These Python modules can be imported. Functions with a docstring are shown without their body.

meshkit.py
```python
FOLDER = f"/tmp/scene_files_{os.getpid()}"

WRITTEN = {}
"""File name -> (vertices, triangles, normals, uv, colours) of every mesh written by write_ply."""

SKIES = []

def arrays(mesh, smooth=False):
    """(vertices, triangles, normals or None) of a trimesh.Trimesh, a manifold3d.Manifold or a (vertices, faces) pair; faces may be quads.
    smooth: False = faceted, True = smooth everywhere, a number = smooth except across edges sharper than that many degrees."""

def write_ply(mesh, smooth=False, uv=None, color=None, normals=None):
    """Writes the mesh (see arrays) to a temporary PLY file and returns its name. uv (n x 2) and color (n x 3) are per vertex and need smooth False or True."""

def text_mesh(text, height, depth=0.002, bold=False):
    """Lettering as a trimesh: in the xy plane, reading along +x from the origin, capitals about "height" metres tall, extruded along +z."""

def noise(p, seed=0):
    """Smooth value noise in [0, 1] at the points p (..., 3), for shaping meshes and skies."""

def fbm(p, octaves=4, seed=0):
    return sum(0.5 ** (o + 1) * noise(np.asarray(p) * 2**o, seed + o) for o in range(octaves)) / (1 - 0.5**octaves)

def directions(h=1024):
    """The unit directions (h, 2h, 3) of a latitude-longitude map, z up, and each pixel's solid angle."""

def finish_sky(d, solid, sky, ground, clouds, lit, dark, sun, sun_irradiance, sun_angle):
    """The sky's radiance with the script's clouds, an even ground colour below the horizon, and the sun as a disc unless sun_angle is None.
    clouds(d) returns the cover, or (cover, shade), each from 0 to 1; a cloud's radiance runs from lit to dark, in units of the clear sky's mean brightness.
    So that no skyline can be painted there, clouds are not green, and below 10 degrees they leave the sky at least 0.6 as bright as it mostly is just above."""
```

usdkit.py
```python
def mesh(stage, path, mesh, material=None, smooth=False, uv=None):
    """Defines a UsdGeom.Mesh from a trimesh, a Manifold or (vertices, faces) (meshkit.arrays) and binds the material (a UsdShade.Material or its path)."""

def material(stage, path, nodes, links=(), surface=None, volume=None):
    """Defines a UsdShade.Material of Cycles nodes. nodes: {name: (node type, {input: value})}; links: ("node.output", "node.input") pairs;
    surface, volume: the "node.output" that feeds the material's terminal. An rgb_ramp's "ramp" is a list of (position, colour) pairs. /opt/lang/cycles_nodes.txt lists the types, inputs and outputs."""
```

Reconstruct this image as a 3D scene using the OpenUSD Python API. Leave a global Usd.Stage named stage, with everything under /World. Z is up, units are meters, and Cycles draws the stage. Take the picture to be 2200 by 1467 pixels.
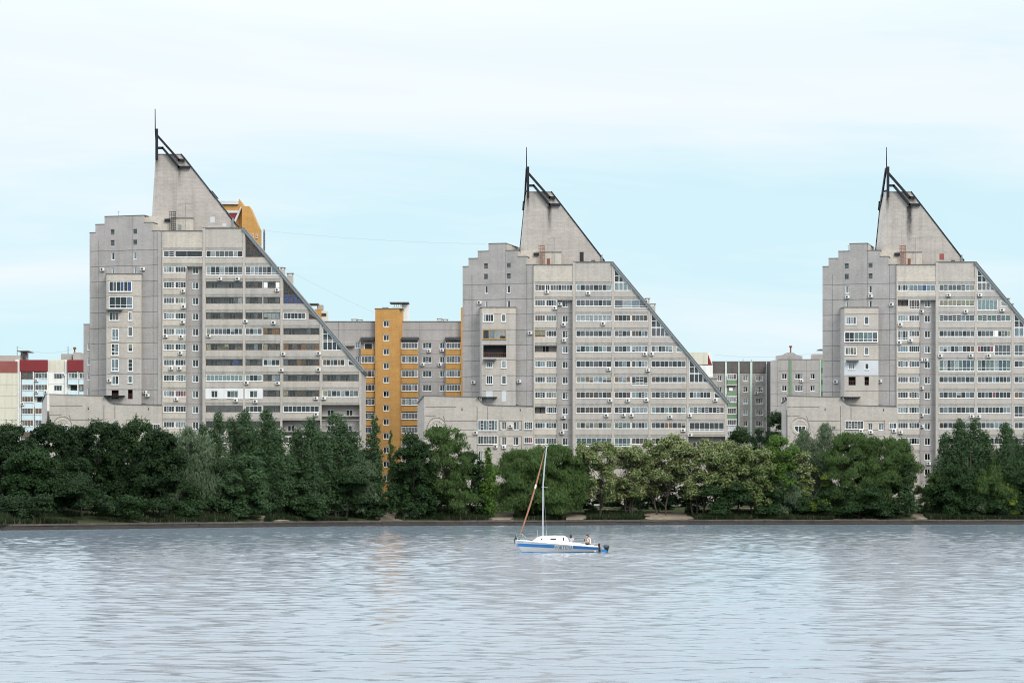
import math, random, numpy as np, trimesh, usdkit, meshkit
import shapely.geometry as sg
from shapely import affinity
from shapely.ops import unary_union
from pxr import Usd, UsdGeom, UsdLux, UsdShade, Gf, Sdf, Vt

stage = Usd.Stage.CreateInMemory()
UsdGeom.SetStageUpAxis(stage, UsdGeom.Tokens.z)
UsdGeom.SetStageMetersPerUnit(stage, 1.0)
UsdGeom.Xform.Define(stage, '/World')
UsdGeom.Scope.Define(stage, '/World/Looks')

# ------------------------------------------------------------------ camera, sky, sun, exposure
EYE = 4.1                     # metres above the water
FPX, CX, HZ = 5500.0, 1100.0, 1079.0
cam = UsdGeom.Camera.Define(stage, '/World/camera')
cam.CreateFocalLengthAttr(90.0)
cam.CreateHorizontalApertureAttr(36.0)
cam.CreateVerticalApertureAttr(36.0 * 682 / 1024)
cam.CreateVerticalApertureOffsetAttr((HZ - 733.5) / FPX * 90.0)
cam.CreateClippingRangeAttr(Gf.Vec2f(0.5, 20000))
cam.CreateExposureAttr(EXPOSURE := 1.28)
cx = UsdGeom.Xformable(cam.GetPrim())
cx.AddTranslateOp().Set(Gf.Vec3d(0, 0, EYE))
cx.AddRotateXOp().Set(90.0)

SUN_EL, SUN_AZ = math.radians(40), math.radians(145)    # azimuth from +y towards +x: behind the camera, to the right
SKY_STRENGTH, SUN_POWER, SUN_ANGLE = 0.05, 0.24, 22.0
VEIL, CLOUD = (5.6, 7.55, 8.2), (7.75, 8.1, 8.45)       # thin high haze; cirrus
sun_dir = np.array([math.sin(SUN_AZ) * math.cos(SUN_EL), math.cos(SUN_AZ) * math.cos(SUN_EL), math.sin(SUN_EL)])
usdkit.material(stage, '/World/Looks/sky_air', {
    'sky': ('sky_texture', {'sky_type': 'single_scattering', 'sun_disc': False, 'sun_elevation': SUN_EL, 'sun_rotation': SUN_AZ, 'altitude': 100.0, 'air_density': 1.0, 'aerosol_density': 1.0, 'ozone_density': 1.0}),
    'tc': ('texture_coordinate', {}),
    'map': ('mapping', {'scale': (2.2, 2.2, 15.0), 'rotation': (0.0, 0.045, 0.0), 'location': (1.3, 0.0, 0.35)}),
    'n1': ('noise_texture', {'scale': 1.0, 'detail': 7.0, 'roughness': 0.56, 'distortion': 0.6}),
    'sep': ('separate_xyz', {}), 'hi': ('math', {'math_type': 'subtract', 'value2': 0.175}), 'hp': ('math', {'math_type': 'maximum', 'value2': 0.0}), 'up': ('math', {'math_type': 'multiply_add', 'value2': 0.55}), 'gain': ('math', {'math_type': 'multiply_add', 'value2': 2.6, 'value3': 1.0}), 'gm': ('math', {'math_type': 'minimum', 'value2': 2.0}), 'lum': ('vector_math', {'math_type': 'scale'}),     # cloud thickens overhead
    'cover': ('rgb_ramp', {'ramp': [(0.0, (0, 0, 0)), (0.47, (0.0, 0.0, 0.0)), (0.62, (0.70, 0.70, 0.70)), (0.75, (0.88, 0.88, 0.88)), (1.0, (0.95, 0.95, 0.95))]}),
    'tint': ('mix_color', {'blend_type': 'multiply', 'fac': 1.0, 'b': (1.0, 1.0, 1.0)}),
    'veil': ('mix_color', {'blend_type': 'mix', 'fac': 0.90, 'b': VEIL, 'use_clamp': False}),
    'mix': ('mix_color', {'blend_type': 'mix', 'b': CLOUD, 'use_clamp': False}),
    'bg': ('background_shader', {'strength': SKY_STRENGTH}),
}, [('tc.generated', 'map.vector'), ('map.vector', 'n1.vector'), ('tc.generated', 'sep.vector'), ('sep.z', 'hi.value1'), ('hi.value', 'hp.value1'), ('hp.value', 'gain.value1'), ('gain.value', 'gm.value1'), ('gm.value', 'lum.scale'), ('sep.z', 'up.value1'), ('n1.fac', 'up.value3'), ('up.value', 'cover.fac'), ('cover.color', 'mix.fac'),
    ('sky.color', 'tint.a'), ('tint.result', 'veil.a'), ('veil.result', 'mix.a'), ('mix.result', 'lum.vector1'), ('lum.vector', 'bg.color')], surface='bg.background')
dome = UsdLux.DomeLight.Define(stage, '/World/sky')
UsdShade.MaterialBindingAPI.Apply(dome.GetPrim()).Bind(UsdShade.Material.Get(stage, '/World/Looks/sky_air'))
dome.GetPrim().SetCustomDataByKey('kind', 'structure')
sun = UsdLux.DistantLight.Define(stage, '/World/sun')
sun.CreateNormalizeAttr(True)
sun.CreateIntensityAttr(SUN_POWER)
sun.CreateAngleAttr(SUN_ANGLE)
sun.CreateColorAttr(Gf.Vec3f(1.0, 0.95, 0.88))
q = Gf.Rotation(Gf.Vec3d(0, 0, 1), Gf.Vec3d(*map(float, sun_dir)))
UsdGeom.Xformable(sun.GetPrim()).AddOrientOp(UsdGeom.XformOp.PrecisionDouble).Set(Gf.Quatd(q.GetQuat()))

# ------------------------------------------------------------------ naming, defining
USED = set()
def numbered(base, parent='/World'):
    p, k = f'{parent}/{base}', 0
    while p in USED:
        k += 1
        p = f'{parent}/{base}_{k:03d}'
    USED.add(p)
    return p

class Thing:
    def __init__(s, path, loc):
        s.path, s.loc = path, np.array(loc, float)

def setdata(path, label=None, cat=None, group=None, kind=None):
    pr = stage.GetPrimAtPath(path)
    for k, v in (('label', label), ('category', cat), ('group', group), ('kind', kind)):
        if v:
            pr.SetCustomDataByKey(k, v)

def thing(name, loc, label, cat, group=None, kind=None):
    path = numbered(name)
    x = UsdGeom.Xform.Define(stage, path)
    x.AddTranslateOp().Set(Gf.Vec3d(*map(float, loc)))
    setdata(path, label, cat, group, kind)
    return Thing(path, loc)

def obj(name, mesh, mat, parent=None, smooth=False, label=None, cat=None, group=None, kind=None):
    """One Mesh prim. Mesh given in world metres; parent's base is subtracted."""
    if isinstance(mesh, MB):
        mesh = mesh.mesh()
    v, f = (mesh if isinstance(mesh, tuple) else (np.asarray(mesh.vertices), np.asarray(mesh.faces)))
    if parent is not None:
        v = np.asarray(v, float) - parent.loc
    path = numbered(name, parent.path if parent else '/World')
    usdkit.mesh(stage, path, (v, f), f'/World/Looks/{mat}' if isinstance(mat, str) else mat, smooth)
    setdata(path, label, cat, group, kind)
    return Thing(path, parent.loc if parent else (0, 0, 0))

BOXF = np.array([[0,1,3],[0,3,2],[4,6,7],[4,7,5],[0,4,5],[0,5,1],[2,3,7],[2,7,6],[0,2,6],[0,6,4],[1,5,7],[1,7,3]])
class MB:
    """Collects boxes, tubes and prisms into one mesh."""
    def __init__(s):
        s.v, s.f, s.n = [], [], 0
    def add(s, v, f):
        v = np.asarray(v, float); f = np.asarray(f, int)
        if f.shape[1] == 4:
            f = np.vstack([f[:, [0, 1, 2]], f[:, [0, 2, 3]]])
        s.v.append(v); s.f.append(f + s.n); s.n += len(v)
        return s
    def addm(s, m):
        return s.add(m.vertices, m.faces)
    def box(s, x0, x1, y0, y1, z0, z1):
        return s.add([(x, y, z) for x in (x0, x1) for y in (y0, y1) for z in (z0, z1)], BOXF)
    def tube(s, pts, rad, k=6):
        pts = np.asarray(pts, float); n = len(pts)
        rad = np.broadcast_to(np.asarray(rad, float), (n,))
        vs = []
        for i in range(n):
            d = pts[min(i + 1, n - 1)] - pts[max(i - 1, 0)]
            d = d / (np.linalg.norm(d) + 1e-12)
            a = np.cross(d, (0, 0, 1.0) if abs(d[2]) < .9 else (1.0, 0, 0)); a /= np.linalg.norm(a)
            b = np.cross(d, a)
            for j in range(k):
                t = 2 * math.pi * j / k
                vs.append(pts[i] + rad[i] * (math.cos(t) * a + math.sin(t) * b))
        fs = []
        for i in range(n - 1):
            for j in range(k):
                a0, a1 = i * k + j, i * k + (j + 1) % k
                fs += [(a0, a1, a1 + k), (a0, a1 + k, a0 + k)]
        c0, c1 = len(vs), len(vs) + 1
        vs += [pts[0], pts[-1]]
        for j in range(k):
            fs += [(c0, (j + 1) % k, j), (c1, (n - 1) * k + j, (n - 1) * k + (j + 1) % k)]
        return s.add(vs, fs)
    def bar(s, a, b, w, h, up=(0, 0, 1)):
        a, b = np.asarray(a, float), np.asarray(b, float)
        d = b - a; d /= np.linalg.norm(d)
        r = np.cross(d, up)
        if np.linalg.norm(r) < 1e-6:
            r = np.array([1.0, 0, 0])
        r /= np.linalg.norm(r); u = np.cross(r, d)
        return s.add([p + r * sx * w / 2 + u * sy * h / 2 for sx in (-1, 1) for p in (a, b) for sy in (-1, 1)], BOXF)
    def mesh(s):
        return (np.vstack(s.v), np.vstack(s.f)) if s.v else (np.zeros((0, 3)), np.zeros((0, 3), int))

# ------------------------------------------------------------------ materials
def mat(name, color, rough=0.75, var=0.0, scale=1.0, stretch=(1, 1, 1), brick=None, spec=0.3, metallic=0.0, fine=0.0, fscale=14.0, coat=0.0, streak=0.0, stains=()):
    """Principled material; var: amount of large mottling; fine: fine mottling; brick=(w, h, strength): thin courses on upright walls."""
    c = np.array(color, float)
    nodes = {'p': ('principled_bsdf', {'base_color': tuple(c), 'roughness': rough, 'specular_ior_level': spec, 'metallic': metallic, 'coat_weight': coat})}
    links = []
    src = None
    if var or fine or brick:
        nodes['g'] = ('geometry', {})
        nodes['m'] = ('mapping', {'scale': stretch})
        links += [('g.position', 'm.vector')]
        nodes['n'] = ('noise_texture', {'scale': scale, 'detail': 5.0, 'roughness': 0.6})
        links += [('m.vector', 'n.vector')]
        nodes['r'] = ('rgb_ramp', {'ramp': [(0.25, tuple(c * (1 - var))), (0.75, tuple(np.minimum(c * (1 + var), 1)))]})
        links += [('n.fac', 'r.fac')]
        src = 'r.color'
        if fine:
            nodes['n2'] = ('noise_texture', {'scale': fscale, 'detail': 3.0, 'roughness': 0.6})
            nodes['r2'] = ('rgb_ramp', {'ramp': [(0.3, (1 - fine,) * 3), (0.7, (1 + fine,) * 3)]})
            nodes['x2'] = ('mix_color', {'blend_type': 'multiply', 'fac': 1.0, 'use_clamp': False})
            links += [('m.vector', 'n2.vector'), ('n2.fac', 'r2.fac'), (src, 'x2.a'), ('r2.color', 'x2.b')]
            src = 'x2.result'
        if streak:
            nodes['ms'] = ('mapping', {'scale': (1.1, 1.1, 0.075)}); nodes['n3'] = ('noise_texture', {'scale': 1.0, 'detail': 5.0, 'roughness': 0.65})
            nodes['r3'] = ('rgb_ramp', {'ramp': [(0.30, (1 - streak,) * 3), (0.52, (1.0, 1.0, 1.0)), (0.8, (1 + streak * .3,) * 3)]})
            nodes['x3'] = ('mix_color', {'blend_type': 'multiply', 'fac': 1.0, 'use_clamp': False})
            links += [('g.position', 'ms.vector'), ('ms.vector', 'n3.vector'), ('n3.fac', 'r3.fac'), (src, 'x3.a'), ('r3.color', 'x3.b')]
            src = 'x3.result'
        for i_, (sx_, sz_, w_, l_, k_) in enumerate(stains):      # a run-off stain of its own shape: from (x, z) down l metres, fading out
            a_ = f't{i_}'
            nodes[a_ + 's'] = ('separate_xyz', {}); nodes[a_ + 'dx'] = ('math', {'math_type': 'subtract', 'value2': sx_}); nodes[a_ + 'ax'] = ('math', {'math_type': 'absolute'})
            nodes[a_ + 'fx'] = ('map_range', {'range_type': 'smoothstep', 'from_min': w_, 'from_max': 0.05, 'to_min': 0.0, 'to_max': 1.0, 'clamp': True})
            nodes[a_ + 'fz'] = ('map_range', {'from_min': sz_ - l_, 'from_max': sz_, 'to_min': 0.0, 'to_max': 1.0, 'clamp': True}); nodes[a_ + 'up'] = ('math', {'math_type': 'less_than', 'value2': sz_})
            nodes[a_ + 'm1'] = ('math', {'math_type': 'multiply'}); nodes[a_ + 'm2'] = ('math', {'math_type': 'multiply'}); nodes[a_ + 'm3'] = ('math', {'math_type': 'multiply'}); nodes[a_ + 'm4'] = ('math', {'math_type': 'multiply', 'value2': k_, 'use_clamp': True})
            nodes[a_ + 'nm'] = ('mapping', {'scale': (5.0, 5.0, 1.1)}); nodes[a_ + 'n'] = ('noise_texture', {'scale': 1.0, 'detail': 3.0}); nodes[a_ + 'mx'] = ('mix_color', {'blend_type': 'mix', 'b': (0.05, 0.048, 0.045)})
            links += [('g.position', a_ + 's.vector'), (a_ + 's.x', a_ + 'dx.value1'), (a_ + 'dx.value', a_ + 'ax.value1'), (a_ + 'ax.value', a_ + 'fx.value'), (a_ + 's.z', a_ + 'fz.value'), (a_ + 's.z', a_ + 'up.value1'),
                      (a_ + 'fx.result', a_ + 'm1.value1'), (a_ + 'fz.result', a_ + 'm1.value2'), (a_ + 'm1.value', a_ + 'm2.value1'), (a_ + 'up.value', a_ + 'm2.value2'), ('g.position', a_ + 'nm.vector'), (a_ + 'nm.vector', a_ + 'n.vector'),
                      (a_ + 'm2.value', a_ + 'm3.value1'), (a_ + 'n.fac', a_ + 'm3.value2'), (a_ + 'm3.value', a_ + 'm4.value1'), (a_ + 'm4.value', a_ + 'mx.fac'), (src, a_ + 'mx.a')]
            src = a_ + 'mx.result'
        if brick:
            nodes['s'] = ('separate_xyz', {}); nodes['a'] = ('math', {'math_type': 'add'}); nodes['cb'] = ('combine_xyz', {})
            nodes['b'] = ('brick_texture', {'color1': (1, 1, 1), 'color2': (1 - brick[2] * .8,) * 3, 'mortar': (1 - brick[2] * 1.4,) * 3, 'scale': 1.0, 'brick_width': brick[0], 'row_height': brick[1], 'mortar_size': brick[1] * .14})
            nodes['xb'] = ('mix_color', {'blend_type': 'multiply', 'fac': 1.0, 'use_clamp': False})
            links += [('g.position', 's.vector'), ('s.x', 'a.value1'), ('s.y', 'a.value2'), ('a.value', 'cb.x'), ('s.z', 'cb.y'), ('cb.vector', 'b.vector'), (src, 'xb.a'), ('b.color', 'xb.b')]
            src = 'xb.result'
        links += [(src, 'p.base_color')]
    return usdkit.material(stage, f'/World/Looks/{name}', nodes, links, surface='p.BSDF')

mat('wall_beige', (0.452, 0.415, 0.375), var=0.10, scale=0.22, stretch=(1, 1, 2.2), brick=(0.52, 0.17, 0.10), fine=0.10, fscale=2.2, streak=0.14)
mat('wall_cream', (0.510, 0.458, 0.398), var=0.10, scale=0.25, stretch=(1, 1, 2.0), brick=(0.52, 0.17, 0.09), fine=0.10, fscale=2.0, streak=0.14)
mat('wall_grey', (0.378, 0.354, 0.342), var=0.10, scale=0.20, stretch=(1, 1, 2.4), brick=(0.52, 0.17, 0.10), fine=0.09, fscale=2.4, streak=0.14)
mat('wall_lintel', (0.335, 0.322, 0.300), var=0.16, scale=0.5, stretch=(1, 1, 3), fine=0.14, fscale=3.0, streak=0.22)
for nm_, c_ in (('wall_grey_b', (0.388, 0.362, 0.355)), ('wall_grey_c', (0.355, 0.338, 0.322)), ('wall_beige_b', (0.462, 0.420, 0.374)), ('wall_beige_c', (0.428, 0.398, 0.372)), ('wall_cream_b', (0.53, 0.468, 0.405))):
    mat(nm_, c_, var=0.10, scale=0.22, stretch=(1, 1, 2.2), brick=(0.52, 0.17, 0.10), fine=0.10, fscale=2.2, streak=.14)
TONES = {'wall_grey': ('wall_grey', 'wall_grey', 'wall_grey_b', 'wall_grey_c'), 'wall_beige': ('wall_beige', 'wall_beige', 'wall_beige_b', 'wall_beige_c'), 'wall_cream': ('wall_cream', 'wall_cream', 'wall_cream_b')}
mat('wall_white', (0.74, 0.74, 0.72), var=0.05, scale=0.4, streak=0.14)
mat('wall_panel_cream', (0.60, 0.575, 0.48), var=0.05, scale=0.2, fine=0.05, fscale=3, streak=0.14)
mat('wall_maroon', (0.20, 0.028, 0.033), var=0.08, scale=0.5)
mat('wall_rust', (0.26, 0.085, 0.075), var=0.12, scale=0.4)
mat('wall_skyblue', (0.56, 0.70, 0.76), var=0.05, scale=0.4, streak=0.14)
mat('wall_yellow', (0.50, 0.270, 0.085), var=0.10, scale=0.3, stretch=(1, 1, 3), brick=(0.5, 0.17, 0.10), fine=0.08, fscale=2.4, streak=0.14)
mat('wall_taupe', (0.30, 0.278, 0.262), var=0.12, scale=0.4, fine=0.14, fscale=2.5, streak=0.14)
mat('wall_dark', (0.105, 0.092, 0.086), var=0.20, scale=0.5, fine=0.16, fscale=3, streak=0.2)
mat('wall_green', (0.155, 0.255, 0.155), var=0.08, scale=0.4)
mat('wall_mint', (0.50, 0.60, 0.53), var=0.08, scale=0.4)
mat('wall_repaint', (0.52, 0.54, 0.56), var=0.06, scale=0.4)
mat('stucco', (0.36, 0.33, 0.30), var=0.14, scale=0.6)
mat('joint', (0.115, 0.108, 0.10), var=0.2, scale=0.6)
mat('coping', (0.15, 0.15, 0.15), rough=0.6, var=0.15, scale=0.6)
mat('slope_metal', (0.235, 0.290, 0.305), rough=0.45, var=0.10, scale=0.5, metallic=0.35, spec=0.5)
mat('black_steel', (0.011, 0.012, 0.017), rough=0.6, var=0.25, scale=0.8)
mat('rust_steel', (0.21, 0.075, 0.045), rough=0.7, var=0.3, scale=2)
mat('grey_steel', (0.22, 0.225, 0.23), rough=0.5, var=0.15, scale=2)
mat('roof_felt', (0.045, 0.048, 0.055), rough=0.8, var=0.3, scale=0.4)
mat('upvc', (0.80, 0.80, 0.80), rough=0.35, var=0.03, scale=1.0, spec=0.5)
mat('cladding_white', (0.66, 0.665, 0.665), rough=0.5, var=0.05, scale=0.8, streak=.10)
mat('brown_wood', (0.12, 0.060, 0.032), rough=0.6, var=0.25, scale=1.5)
mat('orange_wood', (0.30, 0.105, 0.040), rough=0.6, var=0.25, scale=1.5)
mat('gold_wood', (0.42, 0.235, 0.075), rough=0.55, var=0.2, scale=1.5)
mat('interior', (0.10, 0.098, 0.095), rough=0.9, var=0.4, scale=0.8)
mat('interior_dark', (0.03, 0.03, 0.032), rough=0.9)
mat('ac_white', (0.70, 0.70, 0.68), rough=0.45, var=0.04, scale=3)
mat('ac_fan', (0.05, 0.05, 0.052), rough=0.6)
CURT = {'g': (0.26, 0.25, 0.245), 'w': (0.80, 0.80, 0.79), 'l': (0.60, 0.69, 0.67), 'b': (0.24, 0.135, 0.085), 'o': (0.50, 0.24, 0.09), 'y': (0.72, 0.62, 0.40),
        'r': (0.62, 0.17, 0.16), 'n': (0.32, 0.42, 0.35), 'u': (0.08, 0.15, 0.45), 'k': (0.26, 0.23, 0.215), 'c': (0.42, 0.385, 0.35), 'a': (0.48, 0.55, 0.59), 't': (0.13, 0.21, 0.25)}
for k_, c_ in CURT.items():
    mat('curtain_' + k_, c_, rough=0.9, var=0.18, scale=2.5, stretch=(2, 2, .5))

usdkit.material(stage, '/World/Looks/window_glass', {
    't': ('transparent_bsdf', {'color': (0.95, 0.96, 0.96)}), 'g': ('glossy_bsdf', {'color': (1, 1, 1), 'roughness': 0.03}),
    'f': ('fresnel', {'IOR': 1.5}), 'm': ('mix_closure', {})}, [('f.fac', 'm.fac'), ('t.BSDF', 'm.closure1'), ('g.BSDF', 'm.closure2')], surface='m.closure')
# ------------------------------------------------------------------ water
def shore_y(x):
    return np.interp(x, [-400, -75, -32, 30, 95, 400], [310, 372, 440, 470, 476, 500])

def waves(X, Y):
    rng = np.random.default_rng(5)
    Z = np.zeros_like(X)
    calm = 0.42 + 0.9 * meshkit.fbm(np.stack([X * 0.05, Y * 0.022, 0 * X], -1), 3, 4)
    calm2 = 0.35 + 1.1 * meshkit.fbm(np.stack([X * 0.11, Y * 0.05, 0 * X + 9], -1), 2, 14)
    for i in range(42):
        lam = 0.42 * (3.6 / 0.42) ** (i / 41.0) * rng.uniform(.85, 1.18)
        th = rng.normal(0, 0.40) + math.pi / 2          # crests run mostly across the view
        k = 2 * math.pi / lam
        amp = WAVE_SLOPE * lam / (2 * math.pi) * rng.uniform(.5, 1.2) * (1.0 if .6 < lam < 1.9 else 0.5)
        ph = rng.uniform(0, 6.28)
        arg = k * (X * math.cos(th) + Y * math.sin(th)) + ph
        fade = np.clip(lam / np.interp(Y, [44, 120, 250, 500], [0.15, 0.25, 0.42, 0.75]) / 2.2 - .35, 0, 1)      # finer than the grid: left to the bump
        Z += amp * fade * (np.sin(arg) + 0.22 * np.cos(2 * arg)) * (calm2 if lam < 1.2 else calm)
    return Z * np.interp(Y, [150, 420], [1.0, 1.55])

WAVE_SLOPE = 0.030
def build_water():
    rows = [44.0]
    while rows[-1] < 500:
        rows.append(rows[-1] + np.interp(rows[-1], [44, 120, 250, 500], [0.15, 0.27, 0.5, 0.95]))
    d = np.array(rows); n = 430
    s = np.linspace(-1, 1, n)
    X = s[None, :] * (d[:, None] * 0.235 + 3); Y = np.repeat(d[:, None], n, 1)
    Z = waves(X, Y)
    edge = np.clip((1 - np.abs(s)) / 0.04, 0, 1)[None, :] * np.clip((d - d[0]) / 2, 0, 1)[:, None] * np.clip((d[-1] - d) / 4, 0, 1)[:, None]
    Z = Z * edge
    m = len(d)
    idx = np.arange(m * n).reshape(m, n)
    f = np.stack([idx[:-1, :-1], idx[:-1, 1:], idx[1:, 1:], idx[1:, :-1]], -1).reshape(-1, 4)
    V = np.stack([X, Y, Z], -1).reshape(-1, 3)
    f = np.vstack([f[:, [0, 1, 2]], f[:, [0, 2, 3]]])
    # the still reaches around the fan, welded to its border
    extra, ef = [], []
    base = len(V)
    A = [(-1500, d[0]), (1500, d[0]), (1500, d[-1]), (-1500, d[-1]), (-1500, -200), (1500, -200)]
    extra = [(x, y, 0.0) for x, y in A]
    L = idx[:, 0]; R = idx[:, -1]
    for i in range(m - 1):
        ef += [(L[i], L[i + 1], base + (0 if i < m // 2 else 3)), (R[i + 1], R[i], base + (1 if i < m // 2 else 2))]
    ef += [(L[m // 2], base + 3, base + 0), (R[m // 2], base + 1, base + 2)]
    B = idx[0]
    for j in range(n - 1):
        ef.append((B[j + 1], B[j], base + (4 if j < n // 2 else 5)))
    ef += [(B[n // 2], base + 4, base + 5), (B[0], base + 0, base + 4), (B[-1], base + 5, base + 1)]
    V = np.vstack([V, np.array(extra)]); F = np.vstack([f, np.array(ef)])
    # all faces upward
    N = np.cross(V[F[:, 1]] - V[F[:, 0]], V[F[:, 2]] - V[F[:, 0]])[:, 2]
    F[N < 0] = F[N < 0][:, ::-1]
    return V, F

usdkit.material(stage, '/World/Looks/river_water', {
    'g': ('geometry', {}), 'm': ('mapping', {'scale': (0.8, 1.7, 1.0)}),
    'n': ('noise_texture', {'scale': 1.7, 'detail': 4.0, 'roughness': 0.62}),
    'b': ('bump', {'strength': 0.35, 'distance': 0.04}),
    'p': ('principled_bsdf', {'base_color': (0.130, 0.155, 0.185), 'roughness': 0.06, 'ior': 1.33, 'specular_ior_level': 0.5})},
    [('g.position', 'm.vector'), ('m.vector', 'n.vector'), ('n.fac', 'b.height'), ('b.normal', 'p.normal')], surface='p.BSDF')
obj('water', build_water(), 'river_water', smooth=True, kind='structure')

# ------------------------------------------------------------------ bank: ground rising from the quay wall
GROUND = 3.4
def ground_z(x, y):
    s = y - shore_y(x)
    return np.interp(s, [0, 1.2, 9, 30, 60, 4000], [0.85, 0.95, 1.9, 3.2, GROUND, GROUND]) + 0.12 * (meshkit.noise(np.stack([x * .25, y * .25, 0 * x], -1), 3) - .5) * (s > 1.5)

def build_ground():
    xs = np.concatenate([np.linspace(-1500, -140, 12), np.linspace(-130, 130, 150), np.linspace(140, 1500, 12)])
    ss = np.concatenate([[0.0, 0.6, 1.2], np.linspace(2, 60, 45), [80, 120, 200, 400, 900, 2500, 6000]])
    X, S = np.meshgrid(xs, ss)
    Y = shore_y(X) + S
    Z = ground_z(X, Y)
    m, n = X.shape
    idx = np.arange(m * n).reshape(m, n)
    f = np.stack([idx[:-1, :-1], idx[:-1, 1:], idx[1:, 1:], idx[1:, :-1]], -1).reshape(-1, 4)
    V = np.stack([X, Y, Z], -1).reshape(-1, 3)
    return V, np.vstack([f[:, [0, 1, 2]], f[:, [0, 2, 3]]])
usdkit.material(stage, '/World/Looks/bank_soil', {
    'g': ('geometry', {}), 'n': ('noise_texture', {'scale': 0.12, 'detail': 6.0, 'roughness': 0.6}), 'n2': ('noise_texture', {'scale': 2.5, 'detail': 4.0}),
    'r': ('rgb_ramp', {'ramp': [(0.40, (0.030, 0.044, 0.016)), (0.57, (0.055, 0.062, 0.030)), (0.68, (0.24, 0.195, 0.145))]}),
    'r2': ('rgb_ramp', {'ramp': [(0.2, (0.7, 0.7, 0.7)), (0.8, (1.2, 1.2, 1.2))]}), 'x': ('mix_color', {'blend_type': 'multiply', 'fac': 1.0}),
    'p': ('principled_bsdf', {'roughness': 0.95, 'specular_ior_level': 0.1})},
    [('g.position', 'n.vector'), ('g.position', 'n2.vector'), ('n.fac', 'r.fac'), ('n2.fac', 'r2.fac'), ('r.color', 'x.a'), ('r2.color', 'x.b'), ('x.result', 'p.base_color')], surface='p.BSDF')
obj('ground', build_ground(), 'bank_soil', smooth=True, kind='structure')

# trodden earth landings between the bushes
mat('trodden_earth', (0.235, 0.190, 0.145), var=0.3, scale=0.6, fine=0.2, fscale=3, rough=.95)
def earth_patch(px, hw, depth, seed):
    rng = np.random.default_rng(seed)
    y0 = 455.0
    for _ in range(3):
        x0 = (px - CX) * y0 / FPX; y0 = float(shore_y(x0)) + 1.25
    hwm = hw * y0 / FPX
    V, F = [], []
    nu, nv = 12, 10
    for j in range(nv):
        s_ = depth * j / (nv - 1)
        w = hwm * (1 - .35 * abs(j / (nv - 1) - .3)) * (1 + .25 * math.sin(j * 1.7 + seed))
        for i in range(nu):
            x = x0 + w * (2 * i / (nu - 1) - 1) + .4 * math.sin(s_ * .8 + seed)
            y = float(shore_y(x)) + 1.25 + s_ + .25 * math.sin(i * 2.1 + seed)
            V.append((x, y, float(ground_z(np.array([x]), np.array([y]))[0]) + .03))
    for j in range(nv - 1):
        for i in range(nu - 1):
            a = j * nu + i; F.append((a, a + 1, a + nu + 1, a + nu))
    obj('path', MB().add(V, F), 'trodden_earth', smooth=True, kind='structure')
PATHS = [(585, 26, 7, 1), (835, 24, 10, 2), (1080, 26, 9, 3), (1238, 26, 9, 4), (1440, 55, 12, 5), (1868, 16, 9, 6), (1995, 28, 8, 7)]
for a_ in PATHS: earth_patch(*a_)

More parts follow.
